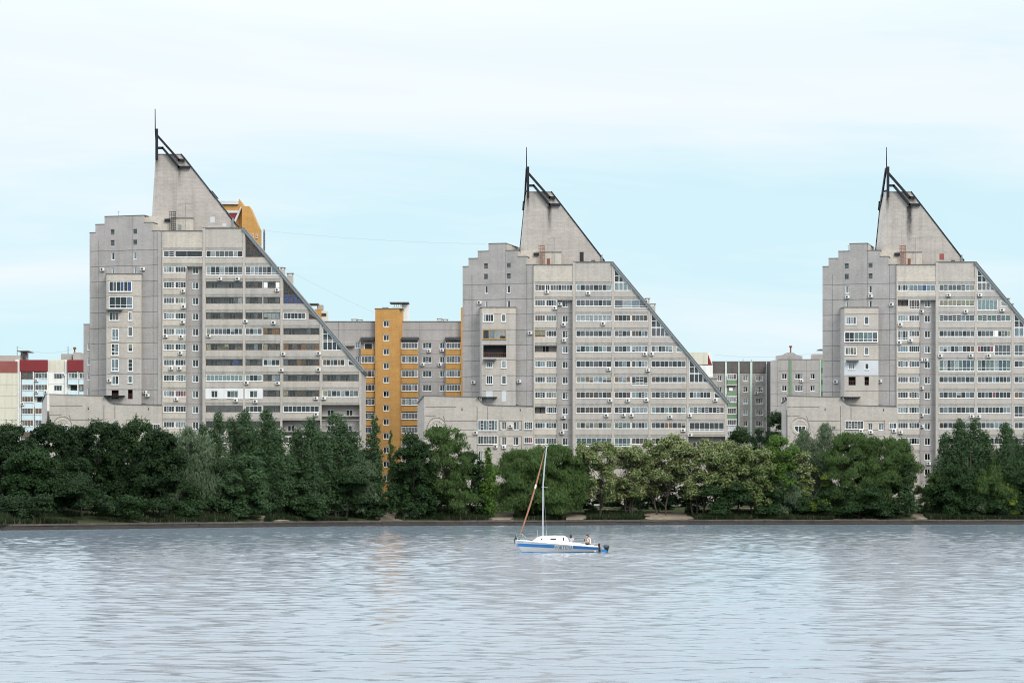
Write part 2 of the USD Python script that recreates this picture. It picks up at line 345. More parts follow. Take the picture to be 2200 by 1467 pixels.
# quay wall: cast segments with a cap, following the shore
mat('quay_concrete', (0.052, 0.046, 0.042), var=0.35, scale=0.5, stretch=(1, 1, 3), fine=0.25, fscale=3)
mat('quay_cap', (0.090, 0.076, 0.067), var=0.35, scale=0.6, fine=0.25, fscale=3)
mat('quay_wet', (0.035, 0.038, 0.030), rough=0.4, var=0.3, scale=0.6)
def build_quay():
    t = thing('quay_wall', (0, 460, 0), 'low weathered concrete quay wall along the far bank at the waterline', 'quay wall')
    xs = np.arange(-110, 126, 4.6)
    rng = random.Random(3)
    for a, b in zip(xs[:-1], xs[1:]):
        pa, pb = np.array([a, shore_y(a)]), np.array([b, shore_y(b)])
        u = (pb - pa) / np.linalg.norm(pb - pa); nrm = np.array([u[1], -u[0]])
        def seg(z0, z1, o0, o1, gap):
            q = [pa + u * gap + nrm * o1, pb - u * gap + nrm * o1, pb - u * gap + nrm * o0, pa + u * gap + nrm * o0]
            return MB().add([(p[0], p[1], z) for z in (z0, z1) for p in q], [[0, 1, 5, 4], [1, 2, 6, 5], [2, 3, 7, 6], [3, 0, 4, 7], [4, 5, 6, 7], [0, 3, 2, 1]])
        dz = rng.uniform(-.03, .03)
        obj('wall_block', seg(0.18, 0.66 + dz, -.9, .02 + rng.uniform(-.03, .03), .015), 'quay_concrete', t)
        obj('cap_stone', seg(0.663 + dz, 0.93 + dz, -.9, .14 + rng.uniform(-.03, .03), .02), 'quay_cap', t)
        obj('footing', seg(-1.0, 0.177, -.9, .10, 0.0), 'quay_wet', t)
build_quay()
# ------------------------------------------------------------------ upright planes: a facade is laid out on one of these, in metres along it (t) and up (z)
class Face:
    """Upright plane through (x0, y0), running along angle a (degrees, 0 = facing the river); eye: the viewpoint used to measure it."""
    def __init__(s, x0, y0, a=0.0, eye=(0.0, 0.0)):
        s.o = np.array([x0, y0], float); s.a = math.radians(a)
        s.u = np.array([math.cos(s.a), math.sin(s.a)]); s.nrm = np.array([math.sin(s.a), -math.cos(s.a)]); s.eye = np.array(eye, float)
    def tz(s, px, py):
        dx = (px - CX) / FPX
        r = np.array([dx, 1.0])
        k = np.dot(s.o - s.eye, s.nrm) / np.dot(r, s.nrm)
        p = s.eye + r * k
        return float(np.dot(p - s.o, s.u)), EYE + k * (HZ - py) / FPX
    def w(s, t, z, off=0.0):
        """World point; off is metres inward (negative = proud)."""
        p = s.o + s.u * t - s.nrm * off
        return (p[0], p[1], z)
    def local(s, V):
        V = np.asarray(V, float)         # columns t, depth inward, z
        p = s.o + V[:, :1] * s.u - V[:, 1:2] * s.nrm
        return np.column_stack([p, V[:, 2]])
    def rect(s, x0, y0, x1, y1):
        a, b = s.tz(x0, y1), s.tz(x1, y0)
        return a[0], a[1], b[0], b[1]
    def poly(s, pts):
        return sg.Polygon([s.tz(*p) for p in pts])

def slab(face, poly, off, thick):
    """A polygon (t, z) of the face as a solid from off to off + thick inward."""
    b = MB()
    for g in getattr(poly, 'geoms', [poly]):
        if g.is_empty or g.area < 1e-4:
            continue
        m = trimesh.creation.extrude_polygon(g, thick, engine='earcut')
        v = np.asarray(m.vertices); v = np.column_stack([v[:, 0], off + v[:, 2], v[:, 1]])
        b.add(face.local(v), np.asarray(m.faces)[:, ::-1] if True else m.faces)
    return b

def fbox(face, t0, t1, z0, z1, o0, o1, b=None):
    b = b or MB()
    return b.add(face.local([(t, o, z) for t in (t0, t1) for o in (o0, o1) for z in (z0, z1)]), BOXF)

R = random.Random(11)

def curtain_mesh(face, t0, t1, z0, z1, off):
    n = max(4, int((t1 - t0) / .12)); ts = np.linspace(t0, t1, n + 1)
    v, f = [], []
    for i, t in enumerate(ts):
        o = off + (.03 if i % 2 else 0.0)
        v += [(t, o, z0), (t, o, z1)]
    for i in range(n):
        f.append((2 * i, 2 * i + 2, 2 * i + 3)); f.append((2 * i, 2 * i + 3, 2 * i + 1))
    return MB().add(face.local(v), f)

def window(t, face, r, spec, frame='upvc', name='window', off=0.10, fw=0.085, single=False, sill=True, rail=None, label=None, rails=None):
    """A glazed opening r = (t0, z0, t1, z1) with one pane per letter of spec (d: bare glass; letters of CURT: drawn curtain; P: white panel; S: bare pane with two cross rails; '.': narrow).
    rail: height fraction of a low cross rail through all panes."""
    t0, z0, t1, z1 = r
    n = len(spec)
    b = MB()
    fd0, fd1 = off, off + .09
    for a in ((t0, t1, z0, z0 + fw), (t0, t1, z1 - fw, z1)):
        fbox(face, *a, fd0, fd1, b)
    for a in ((t0, t0 + fw), (t1 - fw, t1)):
        fbox(face, *a, z0 + fw, z1 - fw, fd0, fd1, b)
    if sill:
        fbox(face, t0 - .03, t1 + .03, z0 - .06, z0 + .012, off - .16, off + .05, b)
    iw = (t1 - t0 - 2 * fw) / n
    mw = min(fw * (0.62 if n > 2 else 0.9), .1)
    edges = [t0 + fw + i * iw for i in range(n + 1)]
    for i in range(1, n):
        wv = mw * (1.35 if (n >= 6 and i % 2 == 0) else 0.8)
        fbox(face, edges[i] - wv / 2, edges[i] + wv / 2, z0 + fw, z1 - fw, fd0 + .004, fd1 - .004, b)
    if rail:
        zr = z0 + (z1 - z0) * rail
        fbox(face, t0 + fw, t1 - fw, zr - .04, zr + .04, fd0 + .008, fd1 - .008, b)
    for i, c in enumerate(spec):
        if c == 'S':
            for fr in (.36, .66):
                zr = z0 + (z1 - z0) * fr
                fbox(face, edges[i], edges[i + 1], zr - .03, zr + .03, fd0 + .010, fd1 - .010, b)
    fr = obj(name, b, frame, t, label=label)
    if single:
        obj('glass', fbox(face, t0 + fw, t1 - fw, z0 + fw, z1 - fw, off + .045, off + .055), 'window_glass', fr)
    runs = []
    for i, c in enumerate(spec):
        a0, a1 = edges[i] + mw * .3, edges[i + 1] - mw * .3
        if c == 'P':
            obj('infill_panel', fbox(face, a0, a1, z0 + fw, z1 - fw, off + .03, off + .06), 'upvc', fr)
            continue
        if not single:
            obj('pane', fbox(face, a0, a1, z0 + fw, z1 - fw, off + .045, off + .055), 'window_glass', fr)
        if c in CURT:
            if single and runs and runs[-1][2] == c and runs[-1][3] == i - 1:
                runs[-1][1] = a1; runs[-1][3] = i
            else:
                runs.append([a0, a1, c, i])
    for a0, a1, c, _ in runs:
        zt = z1 - fw
        zb = z0 + fw
        if c in 'wy' and R.random() < .25:
            zb = z0 + (z1 - z0) * R.uniform(.1, .5)
        obj('curtain', curtain_mesh(face, a0, a1, zb, zt, off + .075), 'curtain_' + c, fr)
    return fr

def aircon(t, face, px=None, py=None, tz=None, size=1.0, flip=False):
    tt, z = tz if tz else face.tz(px, py)
    w, h, dp = .80 * size, .56 * size, .30
    b = fbox(face, tt - w / 2, tt + w / 2, z - h / 2, z + h / 2, -dp - .10, -.10)
    u = obj('air_conditioner', b, 'ac_white', t)
    k = 14
    c = tt - .10 * size
    v = [(c, -dp - .115, z)] + [(c + .215 * size * math.cos(a), -dp - .115, z + .215 * size * math.sin(a)) for a in np.linspace(0, 2 * math.pi, k, endpoint=False)]
    v += [(x, -dp - .099, y) for x, _, y in v[1:]]
    f = [(0, 1 + (i + 1) % k, 1 + i) for i in range(k)] + [(1 + i, 1 + (i + 1) % k, 1 + k + (i + 1) % k) for i in range(k)] + [(1 + i, 1 + k + (i + 1) % k, 1 + k + i) for i in range(k)]
    obj('fan', MB().add(face.local(v), f), 'ac_fan', u)
    for s_ in (-1, 1):
        br = MB()
        fbox(face, tt + s_ * w * .32 - .02, tt + s_ * w * .32 + .02, z - h / 2 - .05, z - h / 2 - .002, -dp - .10, .02, br)
        fbox(face, tt + s_ * w * .32 - .02, tt + s_ * w * .32 + .02, z - h / 2 - .32, z - h / 2 - .05, -.03, .02, br)
        obj('bracket', br, 'grey_steel', u)

def vent_block(t, x0, x1, y0, y1, z0, z1, m='wall_beige', name='roof_vent'):
    b = MB().box(x0, x1, y0, y1, z0, z1 - .45)
    o = obj(name, b, m, t)
    p = MB()
    for xx in (x0, x1 - .14):
        for yy in (y0, y1 - .14):
            p.box(xx, xx + .14, yy, yy + .14, z1 - .45, z1 - .12)
    p.box(x0 - .14, x1 + .14, y0 - .14, y1 + .14, z1 - .12, z1)
    obj('vent_cap', p, 'stucco', o)
    return o

# ------------------------------------------------------------------ the three stepped towers with a raking end and a spire wall
ROW0, STEP = 618.0, 32.9
BAYS = {'B': (1237.5, 1314), 'C': (1320, 1392), 'D': (1399, 1474), 'E': (1481, 1556)}
SLOPE = (1318.0, 565.0, 1567.0, 865.0)
def slope_y(px, up):
    return SLOPE[1] - up + (px - SLOPE[0]) * (SLOPE[3] - SLOPE[1]) / (SLOPE[2] - SLOPE[0])

mat('wall_spire', (0.440, 0.405, 0.358), var=0.12, scale=0.18, stretch=(1, 1, 4), brick=(0.8, 0.27, 0.12), fine=0.12, fscale=1.6)

def tower(name, dx, dy, extra, label, cells, acs, wing, top, podium_rows, seed, podium_shift=0.0, deep_step=False, xs=1.0, lshift=0.0):
    rng = random.Random(seed)
    up = STEP * extra
    eye = (-dx, -dy)
    t = thing(name, (8 + dx, 500 + dy, GROUND - .3), label, 'apartment tower')
    if xs != 1.0: UsdGeom.Xformable(stage.GetPrimAtPath(t.path)).AddScaleOp().Set(Gf.Vec3f(xs, 1, 1))
    D = np.array([dx, dy, 0.0])
    pxb = CX + (8 + dx) * FPX / (500 + dy)
    def seen(face, px, py):
        return Face(face.o[0], face.o[1], math.degrees(face.a)).tz(pxb + (px - pxb) / xs, py)
    def seen_box(face, x0, y0, x1, y1):
        a, b = seen(face, x0, y1), seen(face, x1, y0)
        return sg.box(a[0], a[1], b[0], b[1])
    def F(x0, y0, a=0.0, sh=0.0):
        """face in the pattern's place, then moved; .tz measures with the pattern's eye"""
        f = Face(x0, y0, a); o = f.o + D[:2] + (sh, 0)
        g = Face(o[0], o[1], a)
        g.tz0 = f.tz; g.tz = f.tz
        g.seen = Face(o[0], o[1], a).tz
        return g
    X = lambda px, d=500.0: (px - CX) * d / FPX + dx
    Z = lambda py, d=500.0: EYE + (HZ - py) * d / FPX
    zb = GROUND - .6
    main = F(0, 500.0)                       # front plane of parapets and piers
    rec = F(0, 500.95)                        # back wall of the stair recess
    rows = 11 + extra
    rowy = lambda k: ROW0 - up + STEP * k
    # ---- front wall with the loggia openings
    y_top_B, y_top_A = 563 - up, 569 - up
    yb = 1086.0
    outline = main.poly([(1146.5, yb), (1146.5, y_top_A + 1), (1231, y_top_A), (1231, y_top_B), (1317, y_top_B), (1562, slope_y(1562, up) + 1), (1562, yb)])
    holes, spandrels, jobs = [], [], []
    def hole(x0, y0, x1, y1):
        r = main.rect(x0, y0, x1, y1); holes.append(sg.box(*r)); return r
    tri_done = set()
    for k in range(rows):
        y = rowy(k)
        for bay in 'BCDE':
            x0, x1 = BAYS[bay]
            spec = cells.get((bay, k))
            lim = SLOPE[0] + (y - 8 - SLOPE[1] + up) / 1.205 - 9
            full = lim >= x1 - 2
            if bay == 'B': full = True
            if full:
                if spec is None:
                    spec = 'W:' + ''.join(rng.choice('ddgggwlb') for _ in range(8))
                jobs.append((bay, k, x0, x1, y, spec))
            elif bay != 'B' and spec:
                jobs.append((bay, k, x0, x1, y, spec))
    # parapets
    wins = []
    for bay, k, x0, x1, y, spec in jobs:
        kind, body = spec.split(':')
        yt, yl = y - 7.2, y + 6.6
        if kind == 'TRI' :                               # two-storey triangle under the rake
            ylow = y + 6.6
            xe = SLOPE[0] + (ylow - SLOPE[1] + up) / 1.205 - 7
            ytop = slope_y(x0, up) + 9
            poly = main.poly([(x0, ylow), (xe, ylow), (x0, ytop)])
            holes.append(poly); wins.append(('TRI', bay, k, poly, body)); continue
        if kind == 'TI':                                 # small triangle at the end of a row: body = window:tri split
            lim = SLOPE[0] + (yt - SLOPE[1] + up) / 1.205 - 20
            w_, tri = body.split('|')
            xe = lim
            r = hole(x0, yt - (1 if 'T' in tri else 0), xe, yl + (9 if 'T' in tri else 0)); wins.append(('W', bay, k, r, w_, tri))
            xa = xe + 7; xb = SLOPE[0] + (yl - SLOPE[1] + up) / 1.205 - 7
            poly = main.poly([(xa, yl), (xb, yl), (xa, max(yt, slope_y(xa, up) + 8))])
            holes.append(poly); wins.append(('TRI1', bay, k, poly, tri)); continue
        if kind == 'N':                                  # closed-off flat wall with two windows set back
            r = hole(x0 - 2, y - 9, x1 + 2, y + 23); wins.append(('N', bay, k, r, body)); continue
        halves = body.split('|')
        parts = [(x0, x1)] if len(halves) == 1 else [(x0, x0 + (x1 - x0) * .485), (x0 + (x1 - x0) * .515, x1)]
        kinds = kind.split('|') if '|' in kind else [kind] * len(halves)
        for (xa, xb), kd, hb in zip(parts, kinds, halves):
            low = 7.5 if kd == 'T' else 4.5 if kd == 'V' else 0
            tt = 2 if kd == 'T' else 0
            r = hole(xa, yt - tt, xb, yl + low); wins.append((kd, bay, k, r, hb))
    # bay A: a pair of windows per row, the top row running across the recess
    ax0, ax1 = 1149.0, 1196.0
    for k in range(rows):
        y = rowy(k); yt, yl = y - 7, y + 6.6
        c = cells.get(('A', k))
        if k == 0:
            c = c or 'W2:dbbd,dd,dggggggd'
        if c is None:
            c = 'W:' + ''.join(rng.choice('ddgwb') for _ in range(4)) + '|' + ''.join(rng.choice('ddgwl') for _ in range(4))
        kind, body = c.split(':')
        if kind == 'W2':
            hs = body.split(',')
            r = hole(ax0, yt, 1230, yl); wins.append(('W2', 'A', k, r, hs))
        else:
            hs = body.split('|')
            if len(hs) == 1:
                r = hole(ax0, yt, ax1, yl); wins.append((kind, 'A', k, r, hs[0]))
            else:
                kk = kind.split('|') if '|' in kind else [kind, kind]
                for (xa, xb), kd, hb in zip([(ax0, 1171.5), (1173.0, ax1)], kk, hs):
                    r = hole(xa, yt, xb, yl + (7 if kd == 'V' else 0)); wins.append((kd, 'A', k, r, hb))
    y_bridge = rowy(0) + 26.5
    recess = sg.box(*main.rect(1197.5, y_bridge, 1230.5, yb))
    wall = outline.difference(unary_union(holes + [recess]))
    frontA = wall.intersection(sg.box(main.tz(1100, 0)[0], -10, main.tz(1231.2, 0)[0], 200))
    frontB = wall.difference(frontA.buffer(1e-6))
    obj('front_wall', slab(main, frontA, .10, .30), 'wall_cream', t)
    obj('front_wall', slab(main, frontB, .10, .30), 'wall_beige', t)
    # parapet panels and piers stand proud of the lintel plane
    for k in range(-1, rows):
        y = rowy(k)
        for bay in 'ABCDE':
            x0, x1 = (1148.0, 1196.8) if bay == 'A' else BAYS[bay]
            if bay == 'A' and k <= 0: x1 = 1230.2
            if bay != 'A': x0, x1 = x0 - 2.2, x1 + 2.2
            ya, yc = y + 7.2, y + 19.6
            if k == -1:
                if bay in 'CDE' : continue
                ya, yc = y + 12.5, y + 20
            poly = sg.box(*main.rect(x0, ya, x1, yc))
            if bay in 'CDE':
                rake = main.poly([(1300, 1100), (1300, slope_y(1300, up) + 8), (1600, slope_y(1600, up) + 8), (1600, 1100)])
                poly = poly.intersection(rake)
                if slope_y(x0, up) + 10 > ya: continue
            poly = poly.difference(unary_union(holes).buffer(.02))
            if poly.is_empty or poly.area < .4: continue
            if poly.geom_type != 'Polygon': poly = max(poly.geoms, key=lambda g: g.area)
            obj('balcony_parapet', slab(main, poly, 0.0, .098), rng.choice(TONES['wall_cream' if bay == 'A' else 'wall_beige']), t)
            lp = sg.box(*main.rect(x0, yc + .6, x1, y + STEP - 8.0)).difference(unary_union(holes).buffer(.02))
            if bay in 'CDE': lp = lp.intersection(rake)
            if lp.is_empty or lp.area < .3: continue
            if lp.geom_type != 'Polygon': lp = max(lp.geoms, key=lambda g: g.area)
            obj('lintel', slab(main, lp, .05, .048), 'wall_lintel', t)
    for px0, px1 in ((1230.6, 1236.2), (1314.6, 1319.0), (1392.8, 1397.6), (1475.0, 1479.6), (1556.8, 1562)):
        y0 = max(y_top_B, slope_y(px1, up) + 5)
        pier = sg.box(*main.rect(px0, y0, px1, yb)).difference(unary_union(holes).buffer(.02))
        if pier.geom_type != 'Polygon': pier = max(pier.geoms, key=lambda g: g.area)
        obj('pier', slab(main, pier, -.06, .155), 'wall_beige', t)
    obj('corner_pier', slab(main, sg.box(*main.rect(1146.5, y_top_A + 2, 1148.6, yb)), -.03, .128), 'wall_cream', t)
    if lshift: obj('wall_return', MB().box(X(1146.5) + lshift - .35, X(1146.5) + .02, 500.33 + dy, 500.62 + dy, zb, Z(y_top_A + 1)), 'wall_grey', t)
    # floors of the loggias, their back wall and the solid body behind
    fl = MB()
    for k in range(-1, rows + 1):
        z = Z(rowy(k) + 14)
        xe = min(X(1560), X(SLOPE[0] + (rowy(k) + 14 - SLOPE[1] + up) / 1.205 - 4)) if k >= 0 else X(1316)
        fl.box(X(1148), X(1197.2 if k > 0 else 1230.9), 500.41 + dy, 501.62 + dy, z - .09, z + .09)
        fl.box(X(1231.4), max(xe, X(1316)), 500.41 + dy, 501.62 + dy, z - .09, z + .09)
    obj('loggia_floor', fl, 'stucco', t)
    dv = MB()
    for px, ytop in ((1147.5, y_top_A + 2), (1197.2, y_top_A + 2), (1231.3, y_top_B + 1), (1316.5, y_top_B + 1), (1395, slope_y(1395, up) + 8), (1477, slope_y(1477, up) + 8), (1560.5, slope_y(1560, up) + 8)):
        dv.box(X(px) - .12, X(px) + .12, 500.41 + dy, 501.62 + dy, zb, Z(ytop))
    obj('loggia_divider', dv, 'stucco', t)
    # the body: an extruded outline
    body = main.poly([(1146.8, yb), (1146.8, y_top_A + 2), (1231, y_top_A + 2), (1231, y_top_B + 1), (1317, y_top_B + 1), (1561.5, slope_y(1561.5, up) + 4), (1561.5, yb)])
    bodyB = body.difference(sg.box(*main.rect(1197.3, y_bridge, 1231.2, yb)))
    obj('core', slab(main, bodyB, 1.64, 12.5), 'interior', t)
    obj('end_wall', slab(main, sg.box(main.tz(1561.55, 0)[0], zb, main.tz(1561.55, 0)[0] + .12, Z(slope_y(1563, up) + 8)), .42, 13.5), 'wall_beige', t)
    # roof parapet copings
    cp = MB()
    cp.box(X(1146), X(1231), 499.95 + dy, 500.5 + dy, Z(y_top_A), Z(y_top_A) + .10)
    cp.box(X(1231.2), X(1318), 499.9 + dy, 500.55 + dy, Z(y_top_B), Z(y_top_B) + .10)
    obj('coping', cp, 'coping', t)
    # stair recess
    rw = [sg.box(*rec.rect(1208, rowy(k) - 6.2, 1220.5, rowy(k) + 9.0)) for k in range(1, rows + 3) if rowy(k) < 1050]
    recp = sg.box(*rec.rect(1197.4, y_bridge - 3, 1231.2, yb))
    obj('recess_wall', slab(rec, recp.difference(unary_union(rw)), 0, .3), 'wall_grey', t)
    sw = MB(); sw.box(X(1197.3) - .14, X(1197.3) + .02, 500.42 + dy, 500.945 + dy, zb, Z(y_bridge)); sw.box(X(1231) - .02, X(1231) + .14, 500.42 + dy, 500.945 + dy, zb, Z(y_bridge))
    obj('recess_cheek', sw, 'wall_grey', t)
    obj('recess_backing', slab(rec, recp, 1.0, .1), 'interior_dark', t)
    for i, r in enumerate(rw):
        window(t, rec, r.bounds, rng.choice(['dd', 'gd', 'dS', 'ad', 'dd']), fw=.10, single=True, off=.08, name='window')
    js = MB()
    for k in range(0, rows + 3):
        if rowy(k) + 21 < 1075: js.box(X(1198), X(1230.6), 500.935 + dy, 500.97 + dy, Z(rowy(k) + 21.4), Z(rowy(k) + 20.9))
    obj('floor_joint', js, 'joint', t)
    # ---- glazing
    back = F(0, 501.62)
    for wn in wins:
        kd, bay, k, r, bd = wn[:5]
        if kd in ('TRI', 'TRI1'):
            fm = 'upvc' if 'W' in bd else 'brown_wood'
            cur = [c for c in bd if c in CURT]
            g = r.buffer(-.004)
            inner = r.buffer(-.11)
            b0 = slab(main, g.difference(inner), .09, .10)
            x0_, z0_, x1_, z1_ = inner.bounds
            bars = []
            if kd == 'TRI':
                for i in range(1, 4):
                    tt = x0_ + (x1_ - x0_) * i / 4.2
                    bars.append(sg.box(tt - .055, z0_, tt + .055, z1_))
                for fz in (.36, .42, .70) if 'W' in bd else (.32, .52, .74):
                    bars.append(sg.box(x0_, z0_ + (z1_ - z0_) * fz - .05, x1_, z0_ + (z1_ - z0_) * fz + .05))
            bars = unary_union(bars).intersection(inner) if bars else sg.Polygon()
            if not bars.is_empty:
                b1 = slab(main, bars, .094, .09); v, f = b1.mesh(); b0.add(v, f)
            fr = obj('raking_window', b0, fm, t)
            gl = inner.difference(bars.buffer(-.002)) if not bars.is_empty else inner
            for p_ in getattr(gl, 'geoms', [gl]):
                if p_.area > .02:
                    obj('pane', slab(main, p_, .135, .01), 'window_glass', fr)
            if cur:
                zc = z0_ + (z1_ - z0_) * (.40 if kd == 'TRI' else 1)
                half = inner.intersection(sg.box(x0_, z0_, x1_, zc)) if kd == 'TRI' else inner
                obj('curtain', slab(main, half, .27, .02), 'curtain_' + cur[0], fr)
            continue
        if kd == 'W2':
            t0, z0, t1, z1 = r
            tm1, tm2 = main.tz(1171.5, 0)[0], main.tz(1181.5, 0)[0]
            if bd[0]: window(t, main, (t0, z0, tm1, z1), bd[0], single=True)
            if len(bd) > 2 and bd[1]: window(t, main, (tm1 + .05, z0, tm2, z1), bd[1], single=True)
            if bd[-1] and len(bd) > 1: window(t, main, (tm2 + .05 if len(bd) > 2 and bd[1] else tm1 + .1, z0 - (.6 if bd[-1].isupper() else 0), t1, z1), bd[-1].lower(), rail=(.33 if bd[-1].isupper() else None))
        elif kd in ('W', 'T', 'V'):
            single = bay == 'A'
            window(t, main, r, bd, single=single, rail={'T': .30, 'V': .24}.get(kd), name='window' if single else 'loggia_glazing')
        elif kd == 'B' or kd == 'G' or kd == 'Q':
            window(t, main, r, bd, frame={'B': 'brown_wood', 'Q': 'orange_wood', 'G': 'gold_wood'}[kd], fw=.07, name='loggia_glazing', off=.16, sill=False, single=bay == 'A')
        elif kd == 'K':                                    # boarded
            fr = window(t, main, r, bd, frame='brown_wood', fw=.06, name='loggia_glazing', off=.14, sill=False, single=True)
        elif kd == 'P':                                    # white cladding with small windows in it
            t0, z0, t1, z1 = r
            pan = sg.box(t0 - .1, z0 - .45, t1 + .1, z1 + .35)
            hs = []
            for a, b_ in [(float(q.split('-')[0]), float(q.split('-')[1])) for q in bd.split(',')]:
                hs.append(sg.box(t0 + (t1 - t0) * a, z0 - .30, t0 + (t1 - t0) * b_, z1 - .12))
            obj('cladding', slab(main, pan.difference(unary_union(hs)), -.10, .22), 'cladding_white', t)
            for h_ in hs:
                n_ = 2 if h_.bounds[2] - h_.bounds[0] < 1.6 else 3
                window(t, main, h_.bounds, ''.join(rng.choice('dgdn') for _ in range(n_)), off=-.02)
        elif kd == 'O' or kd == 'N':
            pass
        # what stands in the back of the loggia
        if kd in ('B', 'O', 'N', 'Q') and bay != 'A' or kd == 'O':
            t0, z0, t1, z1 = r
            bw = slab(back, sg.box(t0 - .1, z0 - (1.25 if kd != 'N' else 0), t1 + .1, z1 + (.35 if kd != 'N' else 0)), .0, .02)
            tone = rng.choice(['wall_grey', 'stucco', 'wall_cream', 'wall_taupe', 'brown_wood']) if kd not in 'NO' else 'wall_grey'
            if kd == 'B' and bd and bd[0] in 'yg': tone = {'y': 'curtain_y', 'g': 'wall_taupe'}[bd[0]]
            bk = obj('loggia_back', bw, tone, t)
            for f0 in ((.12, .60) if bay != 'A' else (.35,)):
                wd = (t1 - t0) * (.17 if bay != 'A' else .3)
                ta = t0 + (t1 - t0) * (f0 + rng.uniform(-.02, .03))
                h0 = z0 - .1 if kd != 'N' else z0 + (z1 - z0) * .22
                fb = fbox(back, ta, ta + wd, h0 - .05, h0 + 1.35, -.05, -.004)
                fr = obj('balcony_window', fb, 'upvc', t)
                gp = MB()
                for q_ in (0, 1):
                    fbox(back, ta + .06 + q_ * wd / 2, ta + wd / 2 - .03 + q_ * wd / 2, h0 + .03, h0 + 1.28, -.075, -.052, gp)
                obj('glass', gp, 'interior_dark', fr)
    # ---- the raking roof edge
    sl = MB()
    sx, sz = X(1316.5), Z(slope_y(1316.5, up) - 1)
    ex, ez = X(1568.5), Z(slope_y(1568.5, up) - 1)
    dvec = np.array([ex - sx, ez - sz]); dvec /= np.linalg.norm(dvec); nv = np.array([-dvec[1], dvec[0]])
    def rake_prism(o0, o1, y0, y1):
        c = [(sx + nv[0] * o, sz + nv[1] * o) for o in (o0, o1)] + [(ex + nv[0] * o, ez + nv[1] * o) for o in (o0, o1)]
        return MB().add([(c[i][0], y, c[i][1]) for i in range(4) for y in (y0, y1)], [[0, 4, 5], [0, 5, 1], [2, 3, 7], [2, 7, 6], [0, 2, 6], [0, 6, 4], [1, 5, 7], [1, 7, 3], [0, 1, 3], [0, 3, 2], [4, 6, 7], [4, 7, 5]])
    v, f = rake_prism(-.50, -.08, 499.72 + dy, 514.2 + dy).mesh(); f = f[:, ::-1]
    rk = obj('raking_roof', (v, f), 'slope_metal', t)
    v, f = rake_prism(-.075, .04, 499.62 + dy, 514.3 + dy).mesh()
    obj('edge_flashing', (v, f[:, ::-1]), 'coping', rk)
    v, f = rake_prism(-.36, -.22, 499.62 + dy, 499.715 + dy).mesh()
    obj('edge_rib', (v, f[:, ::-1]), 'grey_steel', rk)
    # vents seen above the rake
    for px, h_, w_, dd in ((1391, 640, 9, 4.0), (1402, 652, 12, 7.0)):
        y_ = dd + 500 + dy
        x_ = (px - CX) * (500 + dd) / FPX + dx
        vent_block(t, x_ - w_ / 2 * .0909, x_ + w_ / 2 * .0909, y_, y_ + 1.3, Z(slope_y(px, up) + 25), Z(h_ - up * 1.0 + (6 if extra else 0), 500 + dd))
    # ---- left wing, turned away from the river
    wg = F(X(1146.5) - dx, 500.35, -16.0, lshift)
    wp = wg.tz
    def wpoly(pts): return sg.Polygon([wp(*p) for p in pts])
    steps = [(994, 573), (1006.5, 573), (1006.5, 555.5), (1026.5, 555.5), (1026.5, 540), (1049.5, 540), (1049.5, 523.5), (1086.5, 523.5), (1086.5, 538.5), (1112.5, 538.5), (1112.5, 551.5), (1130, 551.5), (1130, 569), (1146.3, 569)] if not top.get('flat') else \
            [(994, 573), (1006.5, 573), (1006.5, 555.5), (1026.5, 555.5), (1026.5, 538.5), (1112.5, 536.5), (1112.5, 551.5), (1130, 551.5), (1130, 569), (1146.3, 569)]
    steps = [(x, y - up) for x, y in steps]
    outl = wpoly([(994, yb + 6)] + steps + [(1146.3, yb + 6)])
    wh = []
    for (x0, y0, x1, y1) in ((1040, 566, 1048, 577), (1089, 565, 1097, 575.5), (1040, 588.5, 1048, 600), (1089, 587.5, 1097, 598.5), (1041.5, 614, 1048.5, 630.5), (1089.5, 613.5, 1096.5, 629.5), (1042, 647, 1048.5, 662), (1090, 645.5, 1096.5, 662)):
        a = wp(x0, y1 - up); b_ = wp(x1, y0 - up)
        wh.append(sg.box(a[0], a[1], b_[0], b_[1]))
    # joints cut the wall into panels
    t_l, t_r = outl.bounds[0], outl.bounds[2]
    cuts = []
    for i, py in enumerate(np.arange(610.5, 1060, STEP)):
        z = wp(1070, py - up)[1]
        if z > 5: cuts.append(sg.box(t_l - 1, z - .035, t_r + 1, z + .035))
    zt = wp(1070, 523 - up)[1]
    zl = wp(1070, 600 - up)[1]
    for px, ztop in ((1086.3, zt + 1), (1132.0, zl + 8), (1014, zl + 1)):
        tt = wp(px, 700)[0]
        cuts.append(sg.box(tt - .03, 0, tt + .03, ztop))
    pan = outl.difference(unary_union(cuts + wh))
    for g in sorted(getattr(pan, 'geoms', [pan]), key=lambda g: (-g.bounds[3], g.bounds[0])):
        if g.area > .05:
            obj('wall_panel', slab(wg, g, rng.uniform(-.008, .008), .30), rng.choice(TONES['wall_grey']), t)
    obj('joint_backing', slab(wg, outl.buffer(-.05).difference(unary_union(wh)), .32, .05), 'joint', t)
    obj('wing_core', slab(wg, outl.buffer(-.05), 1.2, 9.5), 'wall_cream', t)
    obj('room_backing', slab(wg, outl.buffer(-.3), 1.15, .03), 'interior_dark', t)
    obj('wing_return', fbox(wg, wp(1146.3, 700)[0] - .2, wp(1146.3, 700)[0] - .01, zb, wp(1146.3, 569.5 - up)[1], .305, 1.19), 'wall_grey', t)
    obj('wing_return', fbox(wg, wp(1130, 700)[0] - .2, wp(1130, 700)[0] - .02, wp(1130, 569.5 - up)[1], wp(1130, 552 - up)[1], .305, 1.19), 'wall_cream', t)
    obj('wing_return', fbox(wg, wp(1112.5, 700)[0] - .2, wp(1112.5, 700)[0] - .02, wp(1112.5, 552 - up)[1], wp(1112.5, 539 - up)[1], .305, 1.19), 'wall_cream', t)
    side = MB()
